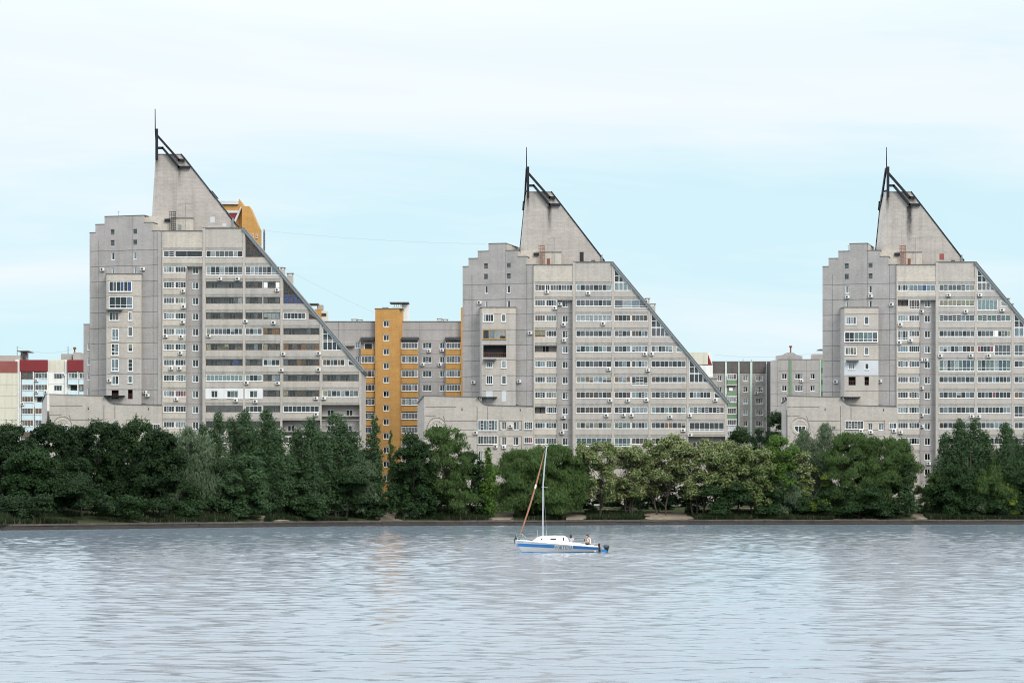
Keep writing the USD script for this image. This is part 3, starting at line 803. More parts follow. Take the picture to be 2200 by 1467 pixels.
    for (xa, ya), (xb, yb_) in zip(steps[:-1], steps[1:]):
        if abs(ya - yb_) < 3:                              # coping along every step, running back
            a = wp(xa, ya); b_ = wp(xb, yb_)
            fbox(wg, a[0] - .04, b_[0] + .06, (a[1] + b_[1]) / 2 - .01, (a[1] + b_[1]) / 2 + .11, -.06, 9.6, side)
    obj('coping', side, 'coping', t)
    l0 = wp(994, 573 - up)
    obj('end_wall', fbox(wg, l0[0] - .05, l0[0] + .3, zb, l0[1] - .02, .305, 10.6), 'wall_grey', t)
    # right-hand return of the step block
    for (xa, ya, xb, yb2) in ((1086.5, 523.5, 1091.5, 539),) if not top.get('flat') else ():
        a, b_ = wp(xa, yb2 - up), wp(xb, ya - up)
        obj('step_return', fbox(wg, a[0] + .0, a[0] + .12, a[1], b_[1] - .02, .31, 4.0), 'wall_cream', t)
    for i, h_ in enumerate(wh):
        if i < 4:
            lv = MB()
            b0 = h_.bounds
            nl = 6
            for q_ in range(nl):
                z = b0[1] + (b0[3] - b0[1]) * (q_ + .5) / nl
                fbox(wg, b0[0] + .03, b0[2] - .03, z - .02, z + .04, .12, .20, lv)
            obj('louvre', lv, 'slope_metal', t)
            obj('louvre_lintel', fbox(wg, b0[0] - .1, b0[2] + .1, b0[3], b0[3] + .1, -.03, .1), 'wall_lintel', t)
        else:
            window(t, wg, h_.bounds, 'd' if rng.random() < .6 else 'a', fw=.11, single=True, off=.1)
    # ---- balcony bay on the wing
    by = 500.42
    bay = F(0, by, 0.0, lshift)
    bz = bay.tz
    bt = 660.5 - up
    bl, br_ = 1035.0, 1108
    items = wing
    bh = []
    for it in items:
        bh.append((it[0], seen_box(bay, *it[1:5]), it[5:]))
    bo = sg.box(*bay.rect(bl, bt, br_, 1075))
    cuts = [sg.box(bo.bounds[0] - 1, z - .04, bo.bounds[2] + 1, z + .04) for z in [bay.tz(0, 675 - up + STEP * i)[1] for i in range(0, 9 + extra)]]
    bp = bo.difference(unary_union([h_[1] for h_ in bh] + cuts))
    for g in getattr(bp, 'geoms', [bp]):
        m_ = 'wall_cream' if bay.tz(0, 675 - up)[1] < g.centroid.y else 'wall_beige'
        if top.get('repaint') and abs(g.centroid.y - bay.tz(0, top['repaint'])[1]) < 1.4: m_ = 'wall_repaint'
        if g.area > .05: obj('bay_panel', slab(bay, g, 0, .25), rng.choice(TONES.get(m_, (m_,))), t)
    x0b, x1b = X(bl, by) + lshift, X(br_, by) + lshift
    xl = X(1030.5, 503.2) + lshift
    zt_ = bay.tz(0, bt)[1]
    obj('bay_joint', slab(bay, bo.buffer(-.06).difference(unary_union([h_[1] for h_ in bh])), .255, .04), 'joint', t)
    bb = MB().add([(x0b + .05, by + dy + .05, z) for z in (zb, zt_)] + [(xl, 503.3 + dy, z) for z in (zb, zt_)] + [(xl + .25, 503.3 + dy, z) for z in (zb, zt_)] + [(x0b + .3, by + dy + .05, z) for z in (zb, zt_)],
                  [[0, 1, 3, 2], [2, 3, 5, 4], [4, 5, 7, 6], [6, 7, 1, 0], [1, 7, 5, 3], [0, 2, 4, 6]])
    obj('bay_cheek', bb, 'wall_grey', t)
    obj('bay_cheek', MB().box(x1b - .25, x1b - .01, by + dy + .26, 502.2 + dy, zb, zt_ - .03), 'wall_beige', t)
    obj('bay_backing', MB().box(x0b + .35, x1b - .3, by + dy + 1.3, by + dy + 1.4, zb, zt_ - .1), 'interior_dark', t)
    obj('bay_cap', MB().add([(x0b - .1, by + dy - .12, zt_), (x1b + .1, by + dy - .12, zt_), (x1b + .1, 502.5 + dy, zt_), (xl - .1, 503.6 + dy, zt_)] + [(x0b - .1, by + dy - .12, zt_ + .12), (x1b + .1, by + dy - .12, zt_ + .12), (x1b + .1, 502.5 + dy, zt_ + .12), (xl - .1, 503.6 + dy, zt_ + .12)],
        [[0, 1, 5, 4], [1, 2, 6, 5], [2, 3, 7, 6], [3, 0, 4, 7], [4, 5, 6, 7], [0, 3, 2, 1]]), 'coping', t)
    fls = MB()
    for i in range(0, 9 + extra):
        z = bay.tz(0, 675 - up + STEP * i)[1]
        fls.box(x0b + .3, x1b - .3, by + dy + .3, by + dy + 1.29, z - .1, z + .1)
    obj('bay_floor', fls, 'stucco', t)
    for kd, h_, extra_ in bh:
        if kd == 'W': window(t, bay, h_.bounds, extra_[0], fw=.12, single=True, off=.02)
        elif kd == 'WT': window(t, bay, h_.bounds, extra_[0], fw=.12, off=-.06, rail=.28, name='loggia_glazing')
        elif kd == 'WL': window(t, bay, h_.bounds, extra_[0], fw=.12, off=-.06, name='loggia_glazing')
        elif kd == 'G': window(t, bay, h_.bounds, extra_[0], fw=.14, frame='gold_wood', off=-.02, name='loggia_glazing')
        elif kd == 'X':
            obj('infill_panel', slab(bay, h_, .05, .05), 'wall_repaint', t)
        elif kd == 'O':
            rl = MB(); b0 = h_.bounds
            for q_ in np.arange(b0[0], b0[2], .35): fbox(bay, q_, q_ + .03, b0[1], b0[1] + .9, .1, .13, rl)
            fbox(bay, b0[0], b0[2], b0[1] + .88, b0[1] + .93, .1, .14, rl)
            obj('railing', rl, 'rust_steel', t)
        if kd in ('W', 'WC') and len(extra_) > 1:
            b0 = h_.bounds
            cv = MB().add(bay.local([(b0[0] - .5, .0, b0[3] + .55), (b0[2] + .7, .0, b0[3] + .55), (b0[0] - .4, -.9, b0[3] + .22), (b0[2] + .6, -.9, b0[3] + .22), (b0[0] - .5, .0, b0[3] + .49), (b0[2] + .7, .0, b0[3] + .49), (b0[0] - .4, -.9, b0[3] + .16), (b0[2] + .6, -.9, b0[3] + .16)]), BOXF)
            obj('canopy', cv, 'roof_felt', t)
    # ---- spire wall: a tapering blade
    sy, su = 504.5 + dy, up + (6 if extra else 0)
    def S(px, py): return X(px, 504.5) + lshift, Z(py - su, 504.5)
    fr_ = [S(1127.5, 585), S(1131.5, 412.5), S(1184, 413), S(1297, 561), S(1297, 585)]
    bk_ = [(X(1112.5, 504.5) + lshift, S(0, 585)[1]), (X(1129.0, 504.5) + lshift, S(0, 414)[1]), S(1183, 414), S(1296, 561), S(1296, 585)]
    pts = [(x, sy, z) for x, z in fr_] + [(x, sy + 5.5, z) for x, z in bk_]
    hull = trimesh.convex.convex_hull(np.array(pts))
    (e_x, e_z), (p_x, p_z) = S(1180.5, 443), S(1134, 427)
    wx = lambda x_: (8 + dx) + (x_ - 8 - dx) * xs
    sm = f'wall_spire_{name[:0]}{seed}'
    mat(sm, (0.430, 0.388, 0.352), var=0.12, scale=0.18, stretch=(1, 1, 4), brick=(0.8, 0.27, 0.12), fine=0.12, fscale=1.6, streak=.16,
        stains=((wx(e_x), e_z, *{21: (.6, 4.6, 1.3), 22: (.7, 5.8, 2.2), 23: (.85, 8.0, 3.0)}[seed]), (wx(p_x), p_z, .45, 3.2, {21: 1.0, 22: 1.5, 23: 1.8}[seed]), (wx(e_x) + .9, e_z + 1.4, .5, 1.4, 1.3)))
    sp = obj('spire_wall', hull, sm, t)
    (ax, az), (bx, bz_) = S(1184, 412), S(1298, 561)
    obj('edge_flashing', MB().bar((ax, sy + 2.7, az + .02), (bx, sy + 2.7, bz_ + .02), 5.9, .16, up=(0, 1, 0)) if False else
        MB().add([(ax - .05, y, az - .02) for y in (sy - .12, sy + 5.6)] + [(bx, y, bz_) for y in (sy - .12, sy + 5.6)] + [(ax + .10, y, az + .12) for y in (sy - .12, sy + 5.6)] + [(bx + .17, y, bz_ + .12) for y in (sy - .12, sy + 5.6)], [[0, 2, 6, 4], [1, 5, 7, 3], [4, 6, 7, 5], [0, 1, 3, 2], [0, 4, 5, 1], [2, 3, 7, 6]]), 'black_steel', sp)
    (ax, az), (bx, bz_) = S(1130, 411), S(1116.5, 560)
    obj('edge_strip', MB().bar((ax - .05, sy + 5.6, az), (bx - .2, sy + 5.6, bz_), .35, .25), 'black_steel', sp)
    obj('coping', MB().box(S(1131, 0)[0], S(1185, 0)[0], sy - .1, sy + 5.6, S(0, 413)[1], S(0, 412)[1] + .02), 'coping', sp)
    # the black steel frame on top
    fy = sy - .35
    def bars(pts, w, h, y):
        b = MB()
        for (p0, p1) in zip(pts[:-1], pts[1:]):
            (xa, za), (xb, zb_) = S(*p0), S(*p1)
            b.bar((xa, y, za), (xb, y, zb_), h, w, up=(0, 1, 0)) if False else b.bar((xa, y, za), (xb, y, zb_), .55, w, up=(0, -1, 0) if abs(xb - xa) < 1e-6 else (0, 0, 1))
        return b
    post = MB(); (xa, za), (xb, zb_) = S(1131.6, 425), S(1136.8, 359)
    post.box(xa, xb, sy - .65, sy - .05, za, zb_)
    ps = obj('spire_post', post, 'black_steel', t)
    (xm, z0m), (_, z1m) = S(1131.4, 365), S(1131.4, 317)
    obj('antenna_rod', MB().tube([(xm, sy - .3, z0m), (xm - .04, sy - .3, z1m)], [.11, .075], 8), 'black_steel', ps)
    def ribbon(pts, wpx, y0, y1, name):
        c = [np.array(S(*p)) for p in pts]; w = wpx * .0917
        b = MB()
        for p0, p1 in zip(c[:-1], c[1:]):
            d = (p1 - p0) / np.linalg.norm(p1 - p0); n_ = np.array([-d[1], d[0]]) * w / 2
            q = [p0 - d * w * .35 - n_, p1 + d * w * .35 - n_, p1 + d * w * .35 + n_, p0 - d * w * .35 + n_]
            b.add([(x, y, z) for y in (y0, y1) for x, z in q], [[0, 1, 2, 3], [7, 6, 5, 4], [0, 4, 5, 1], [1, 5, 6, 2], [2, 6, 7, 3], [3, 7, 4, 0]])
        obj(name, b, 'black_steel', t)
    ribbon([(1136.5, 374.5), (1181, 425.2), (1190.5, 425.2)], 4.7, sy - .62, sy - .04, 'spire_brace')
    ribbon([(1136.5, 399.5), (1146.5, 399.5), (1180.5, 440.3), (1202, 440.3)], 4.7, sy - .60, sy - .03, 'spire_brace')
    # leg along the rear edge of the blade
    lg = MB()
    p0 = np.array([S(1131.2, 362)[0], sy + .4, S(0, 362)[1]]); p1 = np.array([X(1126.3, 504.5) + lshift, sy + 5.6, S(0, 446)[1]])
    lg.bar(p0, p1, .30, .7)
    p2 = p0 + (p1 - p0) * .55
    lg.bar(p2, p2 + np.array([.5, -2.2, 0]), .25, .3)
    lg.bar(p1 + np.array([-.25, 0, .1]), p1 + np.array([-.1, 0, 1.9]), .3, .3)
    obj('rear_leg', lg, 'black_steel', t)
    # stain below the lower brace: thin run-off film
    # penthouse in front of the blade
    pf = F(0, 503.2)
    ph = pf.poly([(1112, 590), (1112, 538), (1146, 538.8), (1163, 542), (1206, 542.5), (1206, 590)])
    ph = affinity.translate(ph, 0, up * 500 / FPX)
    obj('penthouse', slab(pf, ph, 0, 1.25), 'wall_cream', t)
    obj('penthouse_coping', slab(pf, sg.box(pf.tz(1160, 0)[0], pf.tz(0, 542.4 - up)[1] + .02, pf.tz(1206.5, 0)[0], pf.tz(0, 541.2 - up)[1] + .04), -.12, 1.4), 'coping', t)
    zz = lambda py: pf.tz(0, py - up)[1]
    tx = lambda px: pf.tz(px, 0)[0]
    obj('roof_door', fbox(pf, tx(1175.3), tx(1181.5), zz(571), zz(555.5), -.05, .06), top.get('door', 'rust_steel'), t)
    obj('roof_hatch', fbox(pf, tx(1146.5), tx(1157.5), zz(549.5), zz(543.5), -.4, .06), 'black_steel', t)
    ld = MB()
    for px in (1158, 1161.5, 1166.5, 1170):
        fbox(pf, tx(px) - .045, tx(px) + .045, zz(570), zz(528.5), -.55, -.46, ld)
    for py in np.arange(529, 569, 4.2):
        fbox(pf, tx(1161.5), tx(1170), zz(py) - .035, zz(py) + .035, -.56, -.47, ld)
    fbox(pf, tx(1156.5), tx(1170), zz(528.8), zz(528), -.56, -.45, ld); fbox(pf, tx(1156.5), tx(1170), zz(535.2), zz(534.5), -.56, -.45, ld)
    obj('roof_ladder', ld, top.get('ladder', 'rust_steel'), t)
    an = MB()
    axx = X(1190.5, 503)
    an.tube([(axx, 502.6 + dy, zz(570)), (axx, 502.6 + dy, zz(513))], .055, 5)
    an.bar((axx - 1.35, 502.6 + dy, zz(513.4)), (axx + 1.4, 502.6 + dy, zz(512.2)), .05, .07)
    for q_ in np.linspace(-1.2, 1.2, 7): an.bar((axx + q_, 502.2 + dy, zz(513) + .02), (axx + q_, 503.0 + dy, zz(513) + .02), .04, .04)
    obj('roof_aerial', an, 'grey_steel', t)
    # opening and low hatch in the foot of the blade
    def on_blade(x0, y0, x1, y1, m, nm, o=.04):
        (xa, za), (xb, zb2) = S(x0, y1), S(x1, y0)
        obj(nm, MB().box(xa, xb, sy - o, sy + .02, za, zb2), m, sp)
    if top.get('open'): on_blade(1245.5, 541.5, 1254, 562, 'interior_dark', 'roof_opening')
    else: on_blade(1245.5, 545, 1255, 558, 'wall_rust' if not extra else 'wall_repaint', 'roof_shutter')
    on_blade(1270.5, 559, 1279, 566, 'wall_dark' if not extra else 'wall_repaint', 'low_hatch')
    obj('rain_pipe', MB().tube([(S(1293, 0)[0], sy - .25, S(0, 548)[1]), (S(1293, 0)[0], sy - .25, S(0, 575)[1])], .15, 8), 'grey_steel', t)
    wgm = MB(); a = wp(1042.5, 541 - up)
    p = np.array(wg.w(a[0], a[1], 3.0)); wgm.tube([p, p + (0, 0, 1.6)], .04, 5); wgm.bar(p + (-.25, 0, 1.35), p + (.3, 0, 1.5), .04, .04)
    obj('roof_aerial', wgm, 'grey_steel', t)
    # ---- low curved-roof block in front of the wing
    pd = F(0 + podium_shift, 499.7)
    pz = pd.tz
    prof = [(911, 1086), (911, 850.5), (1027, 854), (1029, 858.5), (1032.5, 863.5), (1038, 868), (1046, 871), (1146.2, 873.5), (1146.2, 1086)]
    po = sg.Polygon([pz(*p) for p in prof])
    ph_ = []
    for (x0, y0, x1, y1, sp_, kd) in podium_rows:
        ph_.append((seen_box(pd, x0, y0, x1, y1), sp_, kd))
    cc = pz(938.5, 917); rad = 16 * .0909
    circ = sg.Point(*cc).buffer(rad * .80, 24)
    semi = circ.intersection(sg.box(cc[0] - 5, cc[1] - 5, cc[0] + 5, cc[1] + .25))
    lines = []
    for pts in ([(911, 874.5), (980, 874.5)], [(952, 893.5), (956, 904), (1024, 904)], [(980, 923), (1024, 923)], [(985, 937.5), (1024, 937.5)], [(911, 893), (937, 893)], [(1025, 873), (1025, 1080)], [(1048, 874), (1048, 902)], [(911, 893), (911, 960)]):
        lines.append(sg.LineString([pz(*p) for p in pts]).buffer(.045, cap_style='flat'))
    ring = sg.Point(*cc).buffer(rad * 1.22, 28).exterior.buffer(.045)
    lines.append(ring)
    for (x0, y0, x1, y1) in ((1072.5, 904, 1120.5, 924), (1072.5, 937.5, 1120.5, 957)):
        lines.append(sg.box(*pd.rect(x0, y0, x1, y1)).exterior.buffer(.045))
    slots = [sg.box(*pd.rect(991, 876, 994, 882)), sg.box(*pd.rect(1116.8, 878, 1118.6, 883.5))]
    wallp = po.difference(unary_union([h_[0] for h_ in ph_] + lines + [semi] + slots))
    for g in sorted(getattr(wallp, 'geoms', [wallp]), key=lambda g: g.bounds[0]):
        if g.area > .05: obj('podium_wall', slab(pd, g, 0, .3), 'wall_cream' if g.centroid.x > pz(1030, 0)[0] else 'wall_beige', t)
    inner = po.buffer(-.06)
    obj('groove_backing', slab(pd, inner.difference(unary_union([h_[0] for h_ in ph_] + [semi] + slots)), .08, .02) if False else slab(pd, inner.difference(unary_union([h_[0] for h_ in ph_] + [semi] + slots)), .305, .05), 'joint', t)
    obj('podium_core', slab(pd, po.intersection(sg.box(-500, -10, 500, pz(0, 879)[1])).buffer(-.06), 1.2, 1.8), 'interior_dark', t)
    rt = fbox(pd, pz(1027.5, 0)[0], pz(1146, 0)[0], pz(0, 873)[1] - .05, pz(0, 873)[1] + .2, .32, 6)
    obj('podium_roof', rt, 'roof_felt', t)
    lf = MB()
    (t0, z0), (t1, z1) = pz(1031, 866), pz(1146, 872)
    v = [(t0, .0, z0 - .42), (t1, .0, z1 - .15), (t0 + .5, 2.0, z0 + .5), (t1, 2.0, z1 + .25)]
    lf.add(pd.local(v), [[0, 1, 3], [0, 3, 2]])
    v2 = [(a_, b_, c_ - .12) for a_, b_, c_ in v]
    lf.add(pd.local(v2), [[0, 3, 1], [0, 2, 3]])
    obj('lean_roof', lf, 'roof_felt', t)
    (ct0, cz0), (ct1, cz1) = pz(910, 850), pz(1028, 853.6)
    cpm = MB().add(pd.local([(ct0, -.1, cz0), (ct1, -.1, cz1), (ct0, .6, cz0), (ct1, .6, cz1), (ct0, -.1, cz0 + .12), (ct1, -.1, cz1 + .12), (ct0, .6, cz0 + .12), (ct1, .6, cz1 + .12)]), [[0, 1, 5, 4], [2, 6, 7, 3], [4, 5, 7, 6], [0, 2, 3, 1], [0, 4, 6, 2], [1, 3, 7, 5]])
    curve = [pz(*p) for p in prof[2:8]]
    for (a0, a1), (b0, b1) in zip(curve[:-1], curve[1:]):
        cpm.add(pd.local([(a0, -.1, a1), (b0, -.1, b1), (a0, .4, a1), (b0, .4, b1), (a0 + .05, -.1, a1 + .12), (b0 + .05, -.1, b1 + .12), (a0 + .05, .4, a1 + .12), (b0 + .05, .4, b1 + .12)]), [[0, 1, 5, 4], [2, 6, 7, 3], [4, 5, 7, 6], [0, 2, 3, 1], [0, 4, 6, 2], [1, 3, 7, 5]])
    obj('coping', cpm, 'coping', t)
    # its left side, splayed back
    x_f, y_f = X(911, 499.7) + podium_shift, 499.72 + dy
    x_b, y_b = X(897, 503.7) + podium_shift, 503.7 + dy
    zf, zk = Z(850.5), Z(866, 503.7)
    lm = MB().add([(x_f, y_f, zb), (x_f, y_f, zf), (x_b, y_b, zb), (x_b, y_b, zk), (x_f + .3, y_f, zb), (x_f + .3, y_f, zf), (x_b + .3, y_b, zb), (x_b + .3, y_b, zk)], [[0, 1, 3, 2], [4, 6, 7, 5], [1, 5, 7, 3], [0, 2, 6, 4], [2, 3, 7, 6], [0, 4, 5, 1]])
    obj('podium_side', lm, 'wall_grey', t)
    obj('side_coping', MB().bar((x_f + .1, y_f, zf + .05), (x_b + .1, y_b, zk + .05), .5, .14), 'coping', t)
    obj('rear_wall', MB().box(x_b, X(1146), y_b, y_b + .3, zb, Z(885, 503.7)), 'wall_grey', t)
    # round window
    rw_ = MB()
    sb = semi.buffer(-.12)
    v, f = slab(pd, semi.difference(sb), -.03, .16).mesh(); rw_.add(v, f)
    mull = [sg.box(cc[0] + q_ - .05, cc[1] - 3, cc[0] + q_ + .05, cc[1] + .3) for q_ in (-.35, .35)]
    v, f = slab(pd, unary_union(mull).intersection(sb), .0, .12).mesh(); rw_.add(v, f)
    o = obj('round_window', rw_, 'upvc', t)
    obj('glass', slab(pd, sb, .08, .01), 'window_glass', o)
    obj('window_surround', slab(pd, sg.Point(*cc).buffer(rad * 1.06, 28).difference(sg.Point(*cc).buffer(rad * .83, 28)).difference(semi), -.05, .048), 'wall_cream', t)
    for h_, sp_, kd in ph_:
        if kd == 'T': window(t, pd, h_.bounds, sp_, off=-.03, name='loggia_glazing', rail=None)
        else: window(t, pd, h_.bounds, sp_, single=True, off=.12)
    cnp = MB()
    zc = bay.tz(0, 853)[1]
    cnp.box(X(1026), X(1068), by + dy - 1.3, by + dy, zc - .1, zc + .02)
    for q_ in np.arange(X(1027), X(1067), .42): cnp.box(q_, q_ + .14, by + dy - 1.32, by + dy - 1.1, zc - .38, zc - .1)
    obj('terrace_canopy', cnp, 'black_steel', t)
    if deep_step:                                          # lower strip at the far left of the wing
        a = wp(979.5, 693); b_ = wp(994, 693)
        ls = sg.box(a[0], zb, b_[0] - .06, wp(987, 767 - up)[1])
        hs = [sg.box(wp(988, y_ + 8)[0], wp(988, y_ + 8)[1], wp(993.5, y_ - 8)[0], wp(993.5, y_ - 8)[1]) for y_ in (748, 780, 812, 844)]
        obj('wing_strip', slab(wg, ls.difference(unary_union(hs)), .25, 9.0) if False else slab(wg, ls.difference(unary_union(hs)), .25, .4), 'wall_grey', t)
        obj('strip_core', slab(wg, ls.buffer(-.03), .9, 8.0), 'interior_dark', t)
        obj('coping', fbox(wg, ls.bounds[0] - .05, ls.bounds[2], ls.bounds[3], ls.bounds[3] + .1, .2, 8.9), 'coping', t)
        for h_ in hs: window(t, wg, h_.bounds, 'a', fw=.09, single=True, off=.35)
    # ---- air conditioners, measured from where the photograph shows them
    for px, py in acs:
        xr = (px - CX) * 500 / FPX - dx * 1.0
        f_ = main
        rel = ((pxb + (px - pxb) / xs - CX) * (500 + dy) / FPX - dx) * FPX / 500 + CX
        zpy = EYE + (HZ - py) * (500 + dy) / FPX
        if rel < 1026: f_ = pd if py > 880 else wg
        elif rel < 1146: f_ = pd if py > 872 else (bay if 1036 < rel < 1110 and py > 665 - up else wg)
        elif 1197 < rel < 1231 and py > y_bridge: f_ = rec
        aircon(t, f_, tz=seen(f_, px, py), size=1.0)
    # wall cracks of grime: thin drain pipes
    dp_ = MB()
    for px in (1197.0, 1230.0):
        dp_.tube([(X(px), 500.0 + dy - .08, zb), (X(px), 500.0 + dy - .08, Z(y_bridge + 3))], .06, 6)
    obj('drain_pipe', dp_, 'grey_steel', t)
    return t
# ------------------------------------------------------------------ tower one (left), two (centre), three (right)
def grid(txt):
    out = {}
    for line in txt.strip().splitlines():
        key, spec = line.split(None, 1)
        bay, k = key[0], int(key[1:])
        out[(bay, k)] = spec.strip()
    return out

CELLS1 = grid("""
A0 W2:gS,d
A1 W:wwgw|ddgd
A2 W:gddS|dSbd
A3 W:gggg|gyyw
A4 W:Swww|gddg
A5 W:dSSg|wlla
A6 W:wdcc|ddwg
A7 W:ggcg|dddg
A8 W:ddgd|wSSl
A9 W:wwcg|rdrr
A10 W:dSdd|dddd
A11 W:dddd|lSwl
B0 W:dwggggwd
B1 V:wddwgddg
B2 B:dddd
B3 B:ddddddgw
B4 B:gddgdddd
B5 W:yggggdwdg
B6 B:ydddyddd
B7 B:ddddddud
B8 W:lllllllll
B9 P:0.14-0.32,0.57-0.88
B10 K:kkkkk
B11 B:dddddddd
C0 TRI:B
C1 V:gwaggdag
C2 B|B:ddbd|PddP
C3 B|B:gddg|gddg
C4 B|B:ddgd|wwwl
C5 W|B:gdlg|odoo
C6 B|B:ddad|ydbd
C7 B|W:gddg|dwdd
C8 W|B:lddl|gdwa
C9 P|B:0.25-0.72|gddg
C10 W|B:gddd|dddd
C11 B|B:dddd|dddd
D3 TRI:Bu
D4 TI:B:x
D5 B:ddddddgdd
D6 Q:odgdoggo
D7 B:gddobddb
D8 B:gddgdddd
D9 B:yddbbddb
D10 W:dddddddd
D11 N:x
E6 TRI:W
E8 B:gddgddgg
E9 W:ySdgwdSc
E10 N:x
E11 N:x
""".replace('D4 TI:B:x', 'D4 TI:gddddg|B').replace('E8', 'E7 TI:odgdod|W\nE8'))
CELLS2 = grid("""
A0 W2:Sbb,dd,gggdgggd
A1 W:gggg|ddda
A2 W:bbbb|gngn
A3 G|W:yyyy|gddd
A4 O:x
A5 W:lgll|SSSd
A6 W:gddg|SSSS
A7 W:dgSd|ccyw
A8 O|W:x|wddSd
A9 W:ddda|dSgd
A10 W:gggg|dgdg
A11 W:dddd|dgdd
B0 W:ldggdgdl
B1 W:gggggdgg
B2 W:wwwwwwww
B3 W:dggggdgg
B4 W:wdnwdnwg
B5 W:dgdggdgd
B6 W:yaoywawy
B7 W:bdbbbgdb
B8 W:bdbbbddb
B9 W:ydygydgy
B10 V:ttttttt
B11 W:dddddddd
C0 TRI:Wl
C1 V:gwag
C2 W|W:bddb|bggb
C3 W|W:gSdg|bbdag
C4 W|W:ggda|waawg
C5 W|W:dgld|bldaw
C6 W|V:oawo|dSSd
C7 W|W:bddb|lldSl
C8 W|W:dSdd|wwww
C9 W|W:nSnn|baddl
C10 V|W:nttn|bdbd
C11 W|W:dddd|dddd
D3 TRI:Wg
D4 TI:gwdgaw|Wl
D5 W:ddddgddg
D6 W:bdddgdgg
D7 W:gdSgSgdd
D8 W:lgdlndgl
D9 W:gddoodby
D10 W:gdgdadgd
D11 N:x
E6 TRI:W
E7 TI:dladdd|W
E8 W:lSldSddSb
E9 V:ddddddd
E10 N:x
E11 N:x
""")
CELLS3 = grid("""
A0 W2:dwdg,,AAAUAA
A1 O|V:x|bbbb
A2 W:llww|dggg
A3 V|W:gwdg|Sggb
A4 W:aaaa|ddddd
A5 W:gSwg|Sggg
A6 W:gbgg|bSSw
A7 W:gddd|bSdw
A8 W:wlwg|gddl
A9 W:gddd|dSdd
A10 W:dgdd|gddw
A11 W:ddgd|dgdd
A12 W:dddd|dddd
B0 W:gSgggSay
B1 W:yyyyyyyy
B2 W:SggSSagg
B3 W:dggdggdgg
B4 W:wwwdgwddo
B5 T:nwdnwnttn
B6 W:dggdggdg
B7 W:gdggwdag
B8 W:gaggddgg
B9 W:bdddgdgd
C0 TRI:Wc
C1 V:lllll|
C2 W:nSnnSnn
C3 W|W:dggg|PdSgy
C4 W|T:rdddr|gggg
C5 T:ndnnwttn
C6 W:ggdgadddg
C7 W:ddgdrdddd
C8 W:dgdgdddal
C9 W:ddggllla
D3 TRI:Wa
D4 T:gggggggg
D5 W:dggdggdg
D6 W:dSdggdgd
D7 W:ogbdgdgd
D8 T:dddddddd
D9 W:bddgddgd
E6 TRI:W
E7 TI:dddddd|W
E8 W:dgdgdgdg
E9 W:dgdgdgdg
""".replace('C1 V:lllll|', 'C1 TI:lllll|TWl'))

AC1 = [(221,579),(308,578),(394,625),(395,659),(393,692),(473,599),(511,599),(528,690),(356,722),(390,723),(449,721),(388,758),(368,791),(386,791),(235,817),(313,842),(318,849),(530,822),(379,857),(507,860),(549,862),(596,623),(588,693),(609,760),(685,759),(605,795),(685,794),(597,823),(679,855),(696,855),(680,890)]
AC2 = [(1031,650),(1175,627),(1264,630),(1203,653),(1192,662),(1211,697),(1296,695),(1212,731),(1140,715),(1018,821),(1116,819),(1211,896),(1208,929),(1022,929),(1065,959),(1083,960),(1097,915),(1308,793),(1392,795),(1311,860),(1349,860),(1389,859),(1537,859),(1303,892),(1340,891),(1357,892),(1440,895),(1482,892),(1468,924),(1483,934),(1386,760),(1400,760)]
AC3 = [(1821,638),(1871,636),(1916,654),(2038,634),(2105,634),(1980,669),(2075,669),(2153,666),(1934,697),(1956,731),(1932,736),(2020,764),(2086,764),(2124,764),(1978,773),(1989,773),(1796,820),(1891,818),(1980,833),(1980,891),(1980,915),(2088,894),(2102,894),(1850,926),(1871,928),(1921,925),(1935,928),(1995,995)]
WING1 = [('WL',234,604,283,627,'dgdudu'), ('WT',234,637,285,663,'ddda'), ('W',234,670,256,689,'dgb',1), ('W',275,670,284,689,'dd'), ('WT',240,706,255,732,'aa',1), ('W',274.5,702,285,723,'c'), ('WT',239,738,255,764,'Sa'), ('W',274.5,738,285,755.5,'y'),
         ('WT',239,771,255,798,'aa'), ('W',274.5,771,285,798,'S'), ('W',240,807,255,826.5,'ad'), ('W',274.5,807,284.5,823,'n'), ('O',240,838,255,857), ('O',275,837,285,857)]
WING2 = [('W',1037.5,674.5,1060.5,691.5,'wddd'), ('W',1077,674.5,1087,691.5,'c'), ('G',1037,708,1087.5,728.5,'daww'), ('O',1037,740.5,1087.5,767.5), ('W',1044,777,1058.5,790,'gdg',1), ('W',1077.5,774,1088,791,'w'),
         ('W',1044,806,1058.5,825,'ddd'), ('W',1077.5,806,1088,825,'g'), ('X',1044,839,1059,862), ('X',1078,839,1088,862)]
WING3 = [('W',1817,679.5,1840,697.5,'wgaad'), ('W',1856.5,679.5,1867,697.5,'g'), ('WT',1814,713,1885.5,735,'ddnnnag'), ('W',1815,745.5,1840.5,762.5,'gygy'), ('W',1856.5,745.5,1867,762.5,'c'),
         ('W',1823,780,1837,794,'gag',1), ('W',1858,780,1867,794,'d'), ('O',1823,809,1838.5,827.5), ('O',1857.5,809,1867,827.5)]
t1 = tower('wedge_tower', -71.64, -6.0, 2, 'tallest grey brick wedge tower with brown loggias, at the left of the river bank', CELLS1, AC1, WING1, {'flat': True, 'ladder': 'black_steel', 'door': 'grey_steel'},
           [(324.5, 911, 344, 930, 'wdbd', 'T'), (238, 911, 246, 930, 'ad', 'W'), (300, 911, 310, 930, 'dd', 'W')], 21, podium_shift=-.7, deep_step=True, xs=1.017, lshift=-.55)
